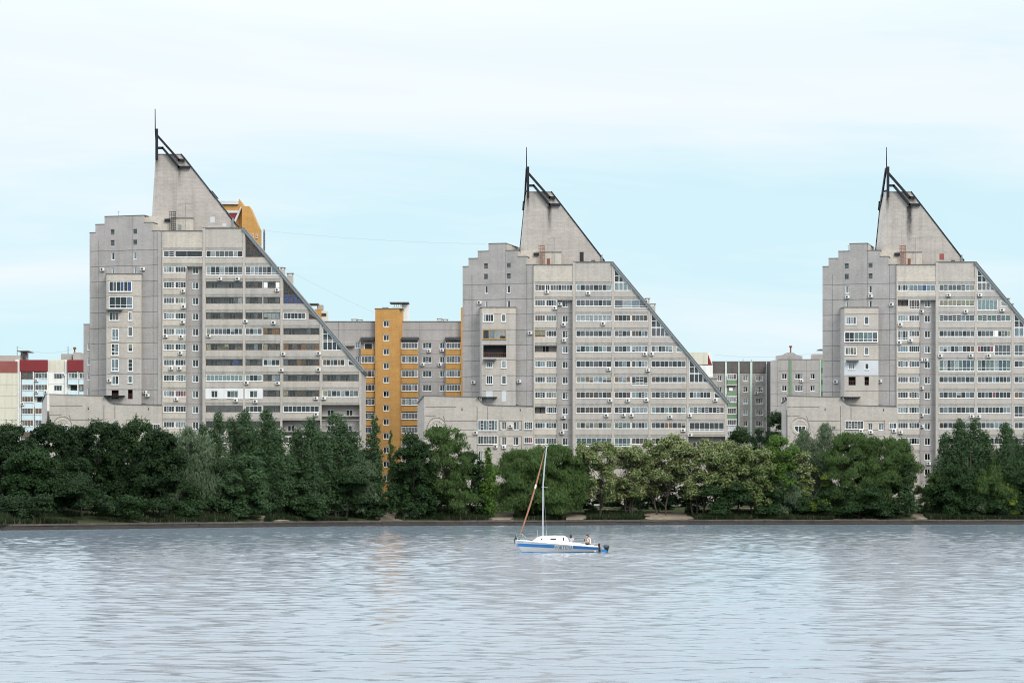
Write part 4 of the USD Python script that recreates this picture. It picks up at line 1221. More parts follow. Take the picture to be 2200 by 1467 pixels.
t2 = tower('wedge_tower', 0.0, 0.0, 0, 'grey brick wedge tower with white glazing, in the middle behind the sailing boat', CELLS2, AC2, WING2, {'open': True},
           [(1026.5, 902.5, 1068.5, 925, 'aSnaSda', 'T'), (1078, 906, 1088, 923, 'dd', 'W'), (1103, 906, 1115, 923, 'da', 'W'), (1126, 905.5, 1144, 922.5, 'dSdd', 'T'),
            (1026.5, 935.5, 1068.5, 954, 'ddddgdd', 'T'), (1078, 939, 1088, 956, 'dd', 'W'), (1102.5, 939, 1114, 956, 'gd', 'W'), (1126, 939, 1144, 952.5, 'ddrr', 'T'), (1028, 969, 1036, 990, 'da', 'W'), (1078, 972, 1090, 990, 'gg', 'W')], 22)
t3 = tower('wedge_tower', 70.9, 0.0, 0, 'grey brick wedge tower cut off by the right edge of the picture', CELLS3, AC3, WING3, {'repaint': 786},
           [(1815.5, 904, 1855, 922, 'dSdSdd', 'T'), (1865, 909, 1874.5, 923.5, 'dd', 'W'), (1887.5, 909, 1899, 923.5, 'aa', 'W'), (1910, 908, 1926, 921, 'gad', 'T'), (1865, 941, 1875, 957, 'dd', 'W'), (1840, 937, 1855, 952, 'ddd', 'T'), (1910, 940, 1926, 954, 'ddd', 'T')], 23, podium_shift=.75)

# ------------------------------------------------------------------ the buildings behind
def wall_with(t, face, pts, rects, m, name, off=0.0, thick=.3):
    """A wall (outline in picture measure) with rectangular openings; returns the openings."""
    hs = [sg.box(*face.rect(*r)) for r in rects]
    p = sg.Polygon([face.tz(*q_) for q_ in pts])
    w = p.difference(unary_union([h_.buffer(-.001) for h_ in hs])) if hs else p
    obj(name, slab(face, w, off, thick), m, t)
    return hs
def boxpx(t, y0, y1, x0, py0, x1, py1, m, name):
    """Upright block between two depths, measured on its front."""
    s_ = y0 / FPX
    return obj(name, MB().box((x0 - CX) * s_, (x1 - CX) * s_, y0, y1, EYE + (HZ - py1) * s_, EYE + (HZ - py0) * s_), m, t)
def joints(t, face, segs, w=.05, off=-.012):
    b = MB()
    for (x0, y0, x1, y1) in segs:
        a, c = face.tz(x0, y0), face.tz(x1, y1)
        fbox(face, min(a[0], c[0]) - (w / 2 if x0 == x1 else 0), max(a[0], c[0]) + (w / 2 if x0 == x1 else 0), min(a[1], c[1]) - (w / 2 if y0 == y1 else 0), max(a[1], c[1]) + (w / 2 if y0 == y1 else 0), off, .01, b)
    obj('panel_joint', b, 'joint', t)

def middle_block():
    d = 548.0
    t = thing('apartment_building', (-25, d, GROUND - .3), 'apartment block with mustard yellow stair shaft and loggias between the left and middle towers', 'apartment building')
    f0 = Face(0, d); fs = Face(0, d - 1.6); fl = Face(0, d - .9)
    rows = [740.5 + 30.3 * i for i in range(0, 11)]
    hs = []
    wl = [(744, y - 6, 772, y + 7) for y in rows[2:]] + [(763.0, 735.5, 773.5, 752)]
    hs = wall_with(t, f0, [(672, 1086), (672, 692), (866, 692), (866, 1086)], [(762.5, y - 5, 773.5, y + 8) for y in rows[:5]], 'wall_grey', 'rear_wall')
    for h_ in hs: window(t, f0, h_.bounds, 'aa', single=True, fw=.1)
    rr = [(908, y - 4.5, 927.5, y + 8.5) for y in rows] + [(944.7, y - 4.5, 955.4, y + 8.5) for y in rows]
    hs = wall_with(t, f0, [(866, 1086), (866, 690.5), (993, 690.5), (993, 1086)], rr, 'wall_grey', 'rear_wall')
    for h_ in hs: window(t, f0, h_.bounds, R.choice(['gSg', 'dSd', 'dgd']) if h_.bounds[2] - h_.bounds[0] > 1.5 else R.choice(['Sd', 'dd', 'dg']), single=True, fw=.1)
    rear = MB().box((672 - CX) * d / FPX, (993 - CX) * d / FPX, d + 1.2, d + 13, GROUND - 1, EYE + (HZ - 693) * d / FPX)
    obj('core', rear, 'interior_dark', t)
    obj('coping', MB().box((672 - CX) * d / FPX, (993.5 - CX) * d / FPX, d - .1, d + 13, EYE + (HZ - 691.5) * d / FPX, EYE + (HZ - 690) * d / FPX), 'coping', t)
    # stair shaft
    hs = wall_with(t, fs, [(806, 1086), (806, 663.5), (857.5, 663.5), (857.5, 1086)], [(823.6, 695.5 - 6 + 30.1 * i, 836.2, 695.5 + 6.5 + 30.1 * i) for i in range(12)], 'wall_yellow', 'stair_shaft')
    for h_ in hs: window(t, fs, h_.bounds, 'dd', single=True, fw=.11)
    for h_ in hs: obj('window_lintel', fbox(fs, h_.bounds[0] - .25, h_.bounds[2] + .25, h_.bounds[3] + .01, h_.bounds[3] + .13, -.02, .1), 'wall_lintel', t)
    xa, xb = (857.5 - CX) * (d - 1.6) / FPX, (866.5 - CX) * d / FPX
    za = EYE + (HZ - 663.5) * (d - 1.6) / FPX
    obj('stair_shaft', MB().add([(xa, d - 1.6, GROUND - 1), (xa, d - 1.6, za), (xb, d + .5, GROUND - 1), (xb, d + .5, za), (xa - .3, d - 1.3, GROUND - 1), (xa - .3, d - 1.3, za), (xb - .5, d + .5, GROUND - 1), (xb - .5, d + .5, za)], [[0, 2, 3, 1], [4, 5, 7, 6], [1, 3, 7, 5], [2, 6, 7, 3], [0, 1, 5, 4]]), 'wall_yellow', t)
    obj('stair_core', MB().box((808 - CX) * d / FPX, (856 - CX) * d / FPX, d - .4, d + 5, GROUND - 1, za - .05), 'interior_dark', t)
    obj('coping', MB().box((805.5 - CX) * d / FPX, (866.8 - CX) * d / FPX, d - 1.7, d + 5, za, za + .12), 'coping', t)
    # loggia stacks
    for x0, x1, first in ((775.5, 805.5, 'open'), (862.5, 898, ''), (957.5, 990.3, '')):
        zt = fl.tz(0, 731)[1]
        zs = MB()
        for i, y in enumerate(rows):
            obj('balcony_parapet', fbox(fl, fl.tz(x0, 0)[0], fl.tz(x1, 0)[0], fl.tz(0, y + 22.3)[1], fl.tz(0, y + 9.2)[1], 0, .15), 'wall_yellow', t)
            r = fl.rect(x0 + .4, y - 6.0 if i else y - 5, x1 - .4, y + 8.6)
            n = 5 if x1 - x0 > 31 else 4
            if first == 'open' and i == 0:
                b0 = fbox(f0, r[0] + .6, r[2] - .5, r[1], r[3] - .1, -.03, -.005)
                fr = obj('balcony_window', b0, 'upvc', t); obj('glass', fbox(f0, r[0] + .75, r[2] - .65, r[1], r[3] - .22, -.05, -.031), 'interior_dark', fr)
            elif y < 1000:
                window(t, fl, r, ''.join(R.choice('ggdwcbSg') for _ in range(n)), fw=.1, name='loggia_glazing', off=.02)
            fbox(fl, fl.tz(x0, 0)[0] + .1, fl.tz(x1, 0)[0] - .1, fl.tz(0, y + 10.5)[1], fl.tz(0, y + 9.4)[1], .16, .88, zs)
        obj('loggia_floor', zs, 'stucco', t)
        ck = MB()
        for px in (x0, x1): ck.box((px - CX) * d / FPX - .07, (px - CX) * d / FPX + .07, d - .74, d - .02, GROUND, zt)
        obj('loggia_cheek', ck, 'wall_grey', t)
        obj('awning', MB().add(fl.local([(fl.tz(x0 - 1, 0)[0], -.25, fl.tz(0, 731)[1]), (fl.tz(x1 + 2, 0)[0], -.25, fl.tz(0, 731)[1]), (fl.tz(x0 - 1, 0)[0], .88, fl.tz(0, 725)[1]), (fl.tz(x1 + 2, 0)[0], .88, fl.tz(0, 725)[1]), (fl.tz(x0 - 1, 0)[0], -.25, fl.tz(0, 731)[1] + .3), (fl.tz(x1 + 2, 0)[0], -.25, fl.tz(0, 731)[1] + .3), (fl.tz(x0 - 1, 0)[0], .88, fl.tz(0, 725)[1] + .15), (fl.tz(x1 + 2, 0)[0], .88, fl.tz(0, 725)[1] + .15)]),
            [[0, 1, 5, 4], [4, 5, 7, 6], [0, 2, 3, 1], [0, 4, 6, 2], [1, 3, 7, 5]]), 'roof_felt', t)
    obj('corner_strip', MB().box((990.3 - CX) * d / FPX, (997 - CX) * d / FPX, d - 1.2, d + 8, GROUND - 1, EYE + (HZ - 661.5) * d / FPX), 'wall_yellow', t)
    # roof things
    boxpx(t, d + 2, d + 6, 843, 659, 864, 692, 'wall_panel_cream', 'lift_house'); boxpx(t, d + 3, d + 6.5, 863.5, 654.5, 878.5, 691, 'wall_white', 'lift_house')
    boxpx(t, d + 1.5, d + 6.6, 837, 648.8, 878, 650.5, 'coping', 'roof_canopy')
    pst = MB()
    for px in (847, 851, 855, 859, 862): pst.box((px - CX) * d / FPX - .05, (px - CX) * d / FPX + .05, d + 2.2, d + 2.3, EYE + (HZ - 660) * d / FPX, EYE + (HZ - 649.5) * d / FPX)
    obj('canopy_post', pst, 'grey_steel', t)
    s_ = d / FPX
    for x0, x1, y0 in ((754, 766, 683.5), (765, 777, 685), (939, 949, 682.5), (951, 961, 684), (821.5, 832, 658.5)):
        ztop = EYE + (HZ - y0) * s_
        vent_block(t, (x0 - CX) * s_, (x1 - CX) * s_, d + 2, d + 3, EYE + (HZ - (692 if y0 > 670 else 664)) * s_, ztop)
    boxpx(t, d + 1, d + 5, 676, 664, 690, 694, 'wall_yellow', 'lift_house'); boxpx(t, d + 2, d + 6, 690, 668, 702.5, 693, 'wall_panel_cream', 'lift_house')
    boxpx(t, d + .5, d + 6, 660, 651.5, 684, 653, 'coping', 'roof_canopy'); boxpx(t, d + 2, d + 4, 681, 655, 694, 665, 'stucco', 'roof_vent')
    boxpx(t, d + 1.9, d + 2.0, 690.5, 673, 701, 679, 'roof_felt', 'awning')
    joints(t, f0, [(700, 709, 806, 709), (866, 708, 992, 708), (902, 692, 902, 1040), (727, 692, 727, 740), (902, 733, 958, 733)] + [(902, y + 19, 957, y + 19) for y in rows[:8]])
    for px, py in ((922, 754), (950, 752.5), (908, 783), (945, 783)): aircon(t, f0, px, py)
    boxpx(t, d - .9, d - .05, 740, 737, 762, 743, 'stucco', 'balcony_slab')
    return t
middle_block()

def yellow_behind():
    d = 552.0; f = Face(0, d); f2 = Face(0, d + .6)
    t = thing('apartment_building', (-58, d, GROUND - .3), 'yellow high-rise top with red gable and sloped grey roof peeping over the left tower', 'apartment building')
    obj('side_wall', slab(f2, f2.poly([(466, 600), (466, 441), (512, 441), (513.5, 427), (524, 443), (524, 600)]), 0, 8), 'wall_yellow', t)
    obj('front_wall', slab(f, f.poly([(521, 600), (521, 444.5), (537, 444.5), (557.2, 490.5), (557.2, 600)]), -1.2, 6), 'wall_yellow', t)
    obj('parapet', slab(f2, f2.poly([(462, 432.5), (512.5, 432.5), (512.5, 439.8), (462, 439.8)]), -.5, 3), 'wall_repaint', t)
    obj('parapet', slab(f2, f2.poly([(480, 453), (514, 453), (513, 458), (482, 458)]), -.45, .4), 'wall_repaint', t)
    obj('gable_panel', slab(f2, f2.poly([(484, 458.3), (510.5, 458.3), (502, 476.5)]), -.30, .25), 'wall_maroon', t)
    obj('sloped_trim', slab(f2, f2.poly([(517.5, 446), (521, 446), (506.5, 480), (502.5, 478)]), -1.0, 1.1), 'wall_repaint', t)
    obj('awning', slab(f2, f2.poly([(446, 413), (459, 413), (472, 429), (459, 428)]), -2.5, 1.2), 'roof_felt', t)
    rec_ = [(542, 503, 544.8, 511.5), (549.8, 503.5, 552.5, 511.5)]
    for r in rec_: window(t, Face(0, d - 1.25), Face(0, d - 1.25).rect(*r), 'g', single=True, fw=.05, off=-.05)
    return t
yellow_behind()

def left_panel():
    d = 612.0; f = Face(0, d); fb = Face(0, d - 1.1); s_ = d / FPX
    t = thing('panel_building', (-112, d, GROUND - .3), 'white panel apartment block with maroon attic and pale blue balconies at the far left', 'apartment building')
    fa = Face(0, d - 3)
    obj('gable_wall', slab(fa, fa.poly([(-30, 1080), (-30, 801), (36.5, 801), (36.5, 1080)]), 0, 12), 'wall_panel_cream', t)
    obj('attic_band', slab(fa, fa.poly([(-30, 800.8), (-30, 775), (36.5, 776), (36.5, 800.8)]), -.05, 12), 'wall_rust', t)
    obj('corner_strip', MB().box((36.8 - CX) * s_, (44 - CX) * s_, d - 2.2, d - .01, GROUND - 1, EYE + (HZ - 774) * s_), 'wall_white', t)
    joints(t, fa, [(0, 826, 36, 826), (0, 851, 36, 851), (0, 877, 36, 877), (0, 902, 36, 902)])
    rows = [806.5 + 25.4 * i for i in range(10)]
    win = [(115.5, y - 4, 133, y + 7.5) for y in rows]
    hs = wall_with(t, f, [(44, 1080), (44, 773), (185, 773), (185, 1080)], win, 'wall_white', 'front_wall')
    for h_ in hs: window(t, f, h_.bounds, R.choice(['ddd', 'gdg', 'ggd']), single=True, fw=.09)
    obj('core', MB().box((44 - CX) * s_, (185 - CX) * s_, d + 1, d + 12, GROUND - 1, EYE + (HZ - 774) * s_), 'interior_dark', t)
    obj('roof', MB().box((44 - CX) * s_, (185 - CX) * s_, d + .31, d + 12, EYE + (HZ - 773.9) * s_, EYE + (HZ - 772.6) * s_), 'coping', t)
    for x0, x1, m, nm in ((44.8, 103, 'wall_maroon', 'attic_band'), (105, 140.5, 'wall_panel_cream', 'attic_panel'), (146, 184, 'wall_maroon', 'attic_band')):
        r = f.rect(x0, 773.5, x1, 798); obj(nm, fbox(f, r[0], r[2], r[1], r[3], -1.15 if m == 'wall_maroon' else -.05, -.002), m, t)
    obj('pilaster', fbox(f, f.tz(140.5, 0)[0], f.tz(145.5, 0)[0], GROUND - 1, f.tz(0, 773)[1], -.5, -.003), 'wall_white', t)
    cells = [(46.5, 72.5), (74.5, 103), (146, 167.5), (170, 184)]
    sl = MB()
    for i, y in enumerate(rows[:8]):
        for x0, x1 in cells:
            obj('balcony_parapet', fbox(fb, fb.tz(x0, 0)[0], fb.tz(x1, 0)[0], fb.tz(0, y + 18.5)[1], fb.tz(0, y + 7.2)[1], 0, .12), 'wall_skyblue', t)
            r = fb.rect(x0 + .3, y - 6.2, x1 - .3, y + 6.8)
            wide = x1 - x0 > 24
            k_ = R.random()
            if (x0, i) in ((146, 1), (74.5, 2)):
                obj('balcony_window', fbox(f, r[0] + .4, r[2] - .4, r[1] + .1, r[3] - .2, -.04, -.005), 'interior_dark', t)
            else:
                window(t, fb, r, ''.join(R.choice('ddggobg') for _ in range(4 if wide else 3 if x1 - x0 > 20 else 2)), frame='upvc' if k_ < .75 else 'brown_wood', fw=.09, single=True, off=.02, name='loggia_glazing')
            fbox(fb, fb.tz(x0, 0)[0], fb.tz(x1, 0)[0], fb.tz(0, y + 19.3)[1], fb.tz(0, y + 18.6)[1], .0, 1.09, sl)
        obj('window_glow', MB().box(0, .001, 0, .001, 0, .001), 'joint', t) if False else None
    obj('balcony_slab', sl, 'wall_white', t)
    dv = MB()
    for px in (45.5, 73.5, 103.6, 168.8): dv.box((px - CX) * s_ - .1, (px - CX) * s_ + .1, d - 1.15, d - .005, GROUND, EYE + (HZ - 799) * s_)
    obj('balcony_divider', dv, 'wall_white', t)
    boxpx(t, d - 1, d + 6, -30, 763.5, 43, 776, 'stucco', 'roof_house'); boxpx(t, d + 3, d + 6, 44, 758, 56, 775, 'stucco', 'roof_house')
    boxpx(t, d - 1.3, d + 6.2, 37, 753, 60.5, 754.6, 'coping', 'roof_canopy')
    pst = MB()
    for px in (42, 48, 54): pst.box((px - CX) * s_ - .06, (px - CX) * s_ + .06, d + 2, d + 2.1, EYE + (HZ - 764) * s_, EYE + (HZ - 754) * s_)
    pst.box((33.3 - CX) * s_ - .05, (33.3 - CX) * s_ + .05, d + 2, d + 2.1, EYE + (HZ - 764) * s_, EYE + (HZ - 743) * s_)
    pst.box((143 - CX) * s_ - .05, (143 - CX) * s_ + .05, d + 2, d + 2.1, EYE + (HZ - 760) * s_, EYE + (HZ - 743) * s_)
    obj('mast', pst, 'black_steel', t)
    boxpx(t, d + 4, d + 9, 131, 760, 154, 774, 'stucco', 'roof_house'); boxpx(t, d + 3, d + 8, 157, 757, 173, 774, 'stucco', 'roof_house')
    p = ((155 - CX) * s_, d + 3.5)
    obj('chimney', MB().tube([(p[0], p[1], EYE + (HZ - 773) * s_), (p[0], p[1], EYE + (HZ - 748.5) * s_)], .17, 8).tube([(p[0], p[1], EYE + (HZ - 748.5) * s_), (p[0], p[1], EYE + (HZ - 744) * s_)], .38, 8), 'rust_steel', t)
    joints(t, f, [(104, 798, 145, 798), (104, 824, 145, 824), (104, 849, 145, 849)])
    for px, py in ((137, 805),): aircon(t, f, px, py)
    for px, py in ((79, 817), (79, 842), (99, 842), (49, 868)): aircon(t, fb, px, py)
left_panel()

def right_grey():
    d = 622.0; f = Face(0, d); s_ = d / FPX
    t = thing('panel_building', (53, d, GROUND - .3), 'taupe panel block with dark attic and green balconies, between the middle and right towers', 'apartment building')
    rows = [812 + 24.5 * i for i in range(10)]
    win = [(1596, y - 6, 1606.5, y + 6) for y in rows] + [(1623.5, y - 6, 1639.5, y + 6) for y in rows] + [(1541, y - 6, 1551, y + 6) for y in rows]
    hs = wall_with(t, f, [(1515, 1082), (1515, 801), (1656, 801), (1656, 1082)], win, 'wall_taupe', 'front_wall')
    for h_ in hs: window(t, f, h_.bounds, R.choice(['Sd', 'gd', 'dg', 'aa']) if h_.bounds[2] - h_.bounds[0] < 1.4 else R.choice(['aSg', 'gdg', 'wSw', 'Sdg']), single=True, fw=.1)
    obj('attic_band', slab(f, f.poly([(1515, 800.8), (1515, 777), (1656, 777), (1656, 800.8)]), -.12, .4), 'wall_dark', t)
    obj('core', MB().box((1515 - CX) * s_, (1656 - CX) * s_, d + 1, d + 12, GROUND - 1, EYE + (HZ - 778) * s_), 'interior_dark', t)
    obj('roof', MB().box((1515 - CX) * s_, (1656 - CX) * s_, d - .14, d + 12, EYE + (HZ - 777) * s_, EYE + (HZ - 776) * s_), 'coping', t)
    for px0, px1, m in ((1557.5, 1561.5, 'wall_mint'), (1586, 1588.5, 'wall_mint'), (1611.5, 1616, 'wall_mint'), (1645.5, 1647.5, 'wall_repaint')):
        obj('pilaster', fbox(f, f.tz(px0, 0)[0], f.tz(px1, 0)[0], GROUND - 1, f.tz(0, 777.5)[1], -.30, -.005), m, t)
    fb = Face(0, d - .9)
    sl = MB()
    for i, y in enumerate(rows[:6]):
        obj('balcony_parapet', fbox(fb, fb.tz(1563, 0)[0], fb.tz(1582, 0)[0], fb.tz(0, y + 13.5)[1], fb.tz(0, y + 4.5)[1], 0, .1), 'wall_green' if i < 4 else 'wall_repaint', t)
        r = fb.rect(1563, y - 9, 1582, y + 3.5)
        if i != 1: window(t, fb, r, ''.join(R.choice('ddgbw') for _ in range(4)), fw=.1, single=True, off=.02, name='loggia_glazing')
        else: obj('laundry', fbox(fb, r[0] + .4, r[0] + 1.3, r[1] + .1, r[1] + .8, .3, .34), 'upvc', t)
        fbox(fb, fb.tz(1562, 0)[0], fb.tz(1583.5, 0)[0], fb.tz(0, y + 15)[1], fb.tz(0, y + 13.7)[1], -.03, .88, sl)
    obj('balcony_slab', sl, 'wall_white', t)
    obj('rain_pipe', MB().box((1584.2 - CX) * s_, (1585.3 - CX) * s_, d - .25, d - .01, GROUND, EYE + (HZ - 800) * s_), 'roof_felt', t)
    joints(t, f, [(1588.5, y + 12, 1655, y + 12) for y in rows[:8]] + [(1588.5, 801.5, 1655, 801.5)], w=.06)
    aircon(t, f, 1625, 844)
    am = MB()
    for px, h_ in ((1598, 770), (1616, 771)): am.box((px - CX) * s_ - .04, (px - CX) * s_ + .04, d + 2, d + 2.08, EYE + (HZ - 778) * s_, EYE + (HZ - h_) * s_)
    obj('roof_aerial', am, 'black_steel', t)
    # taller neighbour
    d2 = 612.0; g = Face(0, d2); s2 = d2 / FPX
    u = thing('panel_building', (71, d2, GROUND - .3), 'grey panel block with arched roof gable and rusty chimney, left of the right tower', 'apartment building')
    rows = [808.5 + 25.2 * i for i in range(10)]
    win = [(1679.5, y - 6, 1690.5, y + 6) for y in rows] + [(1707.5, y - 6, 1725, y + 6) for y in rows] + [(1740.5, y - 6, 1751, y + 6) for y in rows]
    hs = wall_with(u, g, [(1655.5, 1082), (1655.5, 775), (1672, 772.5), (1775, 772.5), (1775, 1082)], win, 'wall_grey', 'front_wall')
    for h_ in hs: window(u, g, h_.bounds, R.choice(['gg', 'da', 'dd', 'cd']) if h_.bounds[2] - h_.bounds[0] < 1.5 else R.choice(['cdw', 'aSa', 'gdg']), single=True, fw=.1)
    obj('core', MB().box((1656 - CX) * s2, (1775 - CX) * s2, d2 + 1, d2 + 12, GROUND - 1, EYE + (HZ - 776) * s2), 'interior_dark', u)
    obj('coping', MB().box((1671 - CX) * s2, (1775 - CX) * s2, d2 - .08, d2 + .4, EYE + (HZ - 772.5) * s2, EYE + (HZ - 771.5) * s2), 'coping', u)
    for px0, px1, m in ((1695.5, 1700.5, 'wall_green'), (1761, 1763.5, 'wall_mint')): obj('pilaster', fbox(g, g.tz(px0, 0)[0], g.tz(px1, 0)[0], GROUND, g.tz(0, 773)[1], -.25, -.004), m, u)
    obj('loggia_strip', fbox(g, g.tz(1763.5, 0)[0], g.tz(1776, 0)[0], GROUND, g.tz(0, 772)[1], -.35, -.004), 'wall_green', u)
    for i in range(6): obj('strip_window', fbox(g, g.tz(1764.5, 0)[0], g.tz(1775, 0)[0], g.tz(0, 801.5 + 25.2 * i)[1], g.tz(0, 790.5 + 25.2 * i)[1], -.37, -.351), 'interior_dark', u)
    gp = Face(0, d2 + 1.5)
    arc = [gp.tz(1669, 774), gp.tz(1669, 764), gp.tz(1684, 762)] + [gp.tz(1697 + 13 * math.sin(a), 762 - 5 * math.cos(a)) for a in np.linspace(-1.4, 1.4, 9)] + [gp.tz(1711, 762), gp.tz(1724, 765), gp.tz(1724, 774)]
    obj('arched_gable', slab(gp, sg.Polygon(arc), 0, 3), 'wall_grey', u)
    obj('gable_niche', slab(gp, sg.Point(*gp.tz(1696.5, 771.5)).buffer(.75).intersection(sg.box(-1e3, gp.tz(0, 773)[1], 1e3, 1e3)), -.03, .02), 'wall_taupe', u)
    p = ((1701.5 - CX) * s2, d2 + 3)
    obj('chimney', MB().tube([(p[0], p[1], EYE + (HZ - 772) * s2), (p[0], p[1], EYE + (HZ - 744) * s2)], .17, 8).tube([(p[0], p[1], EYE + (HZ - 745) * s2), (p[0], p[1], EYE + (HZ - 741) * s2)], .36, 8), 'rust_steel', u)
    boxpx(u, d2 + 1, d2 + 5, 1746, 760.5, 1776, 773, 'stucco', 'roof_house'); boxpx(u, d2 + .8, d2 + 5.2, 1759, 750, 1776, 751.5, 'coping', 'roof_canopy')
    joints(u, g, [(1656, y + 13, 1761, y + 13) for y in rows[:6]] + [(1672, 797, 1761, 797), (1732, 773, 1732, 850), (1671, 773, 1671, 875)], w=.06)
    aircon(u, g, 1722, 818)
    # cream corner seen past the rake
    d3 = 600.0; c = Face(0, d3); s3 = d3 / FPX
    w = thing('panel_building', (45, d3, GROUND - .3), 'cream panel building corner with red gable edge behind the middle tower rake', 'apartment building')
    obj('attic_panel', slab(c, c.poly([(1460, 782.7), (1460, 757), (1521, 757), (1521, 782.7)]), 0, 8), 'wall_panel_cream', w)
    obj('side_panel', slab(c, c.poly([(1521.2, 782.7), (1521.2, 757.5), (1528, 757.5), (1531, 784), (1521.2, 784)]), .3, 8), 'wall_white', w)
    obj('red_edge', slab(c, c.poly([(1521.3, 761), (1530.3, 784.5), (1521.3, 784.5)]), .12, .17), 'wall_maroon', w)
    obj('front_wall', slab(c, c.poly([(1460, 1082), (1460, 783), (1531.5, 785), (1531.5, 1082)]), .02, 8), 'wall_white', w)
    boxpx(w, d3 - 2, d3 - .1, 1523, 809.5, 1542, 812.5, 'stucco', 'roof_canopy'); boxpx(w, d3 - 1.8, d3 - .1, 1527, 812.6, 1541, 1080, 'stucco', 'entrance_block')
right_grey()

def lattice_mast():
    d = 660.0; s_ = d / FPX
    x = (567.5 - CX) * s_
    t = thing('lattice_mast', (x, d, GROUND), 'thin grey lattice chimney mast standing alone behind the left tower', 'mast')
    z1 = EYE + (HZ - 498) * s_
    b = MB()
    for sx in (-.2, .2):
        for sy in (-.2, .2): b.box(x + sx - .035, x + sx + .035, d + sy - .035, d + sy + .035, GROUND - .5, z1)
    obj('leg', b, 'grey_steel', t)
    b = MB()
    for k, z in enumerate(np.arange(GROUND, z1 - .5, .8)):
        s = 1 if k % 2 else -1
        for sy in (-.2, .2): b.bar((x - .2 * s, d + sy, z), (x + .2 * s, d + sy, z + .8), .05, .05)
    obj('bracing', b, 'grey_steel', t)
    obj('flue', MB().tube([(x, d, GROUND), (x, d, z1 + .35)], .13, 8), 'black_steel', t)
    obj('flue_cap', MB().tube([(x, d, z1 + .45), (x, d, z1 + .7)], [.3, .18], 8), 'grey_steel', t)
lattice_mast()

def wire(pts, label, sag=1.5, r=.012):
    a, b = np.array(pts[0]), np.array(pts[1])
    q_ = [a + (b - a) * k - np.array([0, 0, sag * 4 * k * (1 - k)]) for k in np.linspace(0, 1, 25)]
    o = obj('cable', MB().tube(q_, r, 4), 'grey_steel', label=label, cat='cable')
px3 = lambda px, py, d: ((px - CX) * d / FPX, d, EYE + (HZ - py) * d / FPX)
wire((px3(563, 495, 505), px3(1042, 524, 505)), 'thin overhead cable spanning the sky between the left and middle tower roofs', .5)
wire((px3(600, 570, 505), px3(806, 672, 546)), 'thin cable slanting down from the left tower to the yellow stair shaft', .3)
wire((px3(36, 744, 612), px3(155, 750, 613)), 'slack cable between roof masts of the white panel block', 1.2, .018)
wire((px3(1535, 762, 612), px3(1765, 757, 612)), 'cable strung above the taupe and grey panel block roofs', .8, .018)
# ------------------------------------------------------------------ trees
def leaf_mat(name, dark, light, trans=0.35):
    usdkit.material(stage, f'/World/Looks/{name}', {
        'g': ('geometry', {}), 'n': ('noise_texture', {'scale': 0.55, 'detail': 2.0}), 'a': ('math', {'math_type': 'multiply_add', 'value2': 0.55, 'value3': 0.0}), 'ad': ('math', {'math_type': 'multiply_add', 'value2': 0.45}),
        'r': ('rgb_ramp', {'ramp': [(0.15, dark), (0.85, light)]}),
        'd': ('principled_bsdf', {'roughness': 0.6, 'specular_ior_level': 0.18}), 't': ('translucent_bsdf', {}), 'm': ('mix_closure', {'fac': trans})},
        [('g.position', 'n.vector'), ('g.random_per_island', 'a.value1'), ('n.fac', 'ad.value1'), ('a.value', 'ad.value3'), ('ad.value', 'r.fac'), ('r.color', 'd.base_color'), ('r.color', 't.color'), ('d.BSDF', 'm.closure1'), ('t.BSDF', 'm.closure2')], surface='m.closure')
leaf_mat('leaf_oak', (0.015, 0.035, 0.012), (0.044, 0.079, 0.022), .25)
leaf_mat('leaf_maple', (0.019, 0.045, 0.015), (0.058, 0.110, 0.026), .25)
leaf_mat('leaf_poplar', (0.038, 0.077, 0.033), (0.106, 0.169, 0.055), .25)
leaf_mat('leaf_willow', (0.049, 0.090, 0.026), (0.131, 0.197, 0.046), .3)
leaf_mat('leaf_silver', (0.077, 0.116, 0.063), (0.203, 0.255, 0.137), .25)
leaf_mat('leaf_bright', (0.065, 0.131, 0.025), (0.186, 0.290, 0.049), .3)
leaf_mat('leaf_yellow', (0.107, 0.160, 0.024), (0.305, 0.362, 0.053), .3)
leaf_mat('leaf_robinia', (0.083, 0.129, 0.039), (0.238, 0.287, 0.075), .25)
leaf_mat('blossom', (0.40, 0.38, 0.22), (0.70, 0.66, 0.46), .25)
leaf_mat('grass_blade', (0.014, 0.027, 0.010), (0.042, 0.062, 0.022), .2)
leaf_mat('dry_blade', (0.07, 0.06, 0.032), (0.15, 0.125, 0.07), .2)
mat('bark', (0.060, 0.050, 0.042), var=0.35, scale=3, rough=.9)
mat('bark_pale', (0.21, 0.20, 0.18), var=0.35, scale=3, rough=.9)

def leaves(rng, C, N, size, droop=0.0):
    """Folded leaf sprays: each a pointed blade around centre C with rough normal N."""
    n = len(C)
    a = rng.normal(size=(n, 3)); N = N + rng.normal(size=(n, 3)) * .55; N /= np.linalg.norm(N, axis=1, keepdims=True) + 1e-9
    u = np.cross(N, a); u /= np.linalg.norm(u, axis=1, keepdims=True) + 1e-9
    if droop: u = u * (1 - droop) + np.array([0, 0, -1.0]) * droop; u /= np.linalg.norm(u, axis=1, keepdims=True) + 1e-9
    v = np.cross(N, u); v /= np.linalg.norm(v, axis=1, keepdims=True) + 1e-9
    L = size * rng.uniform(.6, 1.35, (n, 1)); W = L * rng.uniform(.38, .62, (n, 1))
    if droop: L = L * 1.5; W = W * .55
    P = np.stack([C - u * L * .9, C + u * L * .55 + v * W * 1.25, C + u * L * .7 - v * W * 1.15], 1).reshape(-1, 3)
    return P, np.arange(3 * n).reshape(-1, 3)

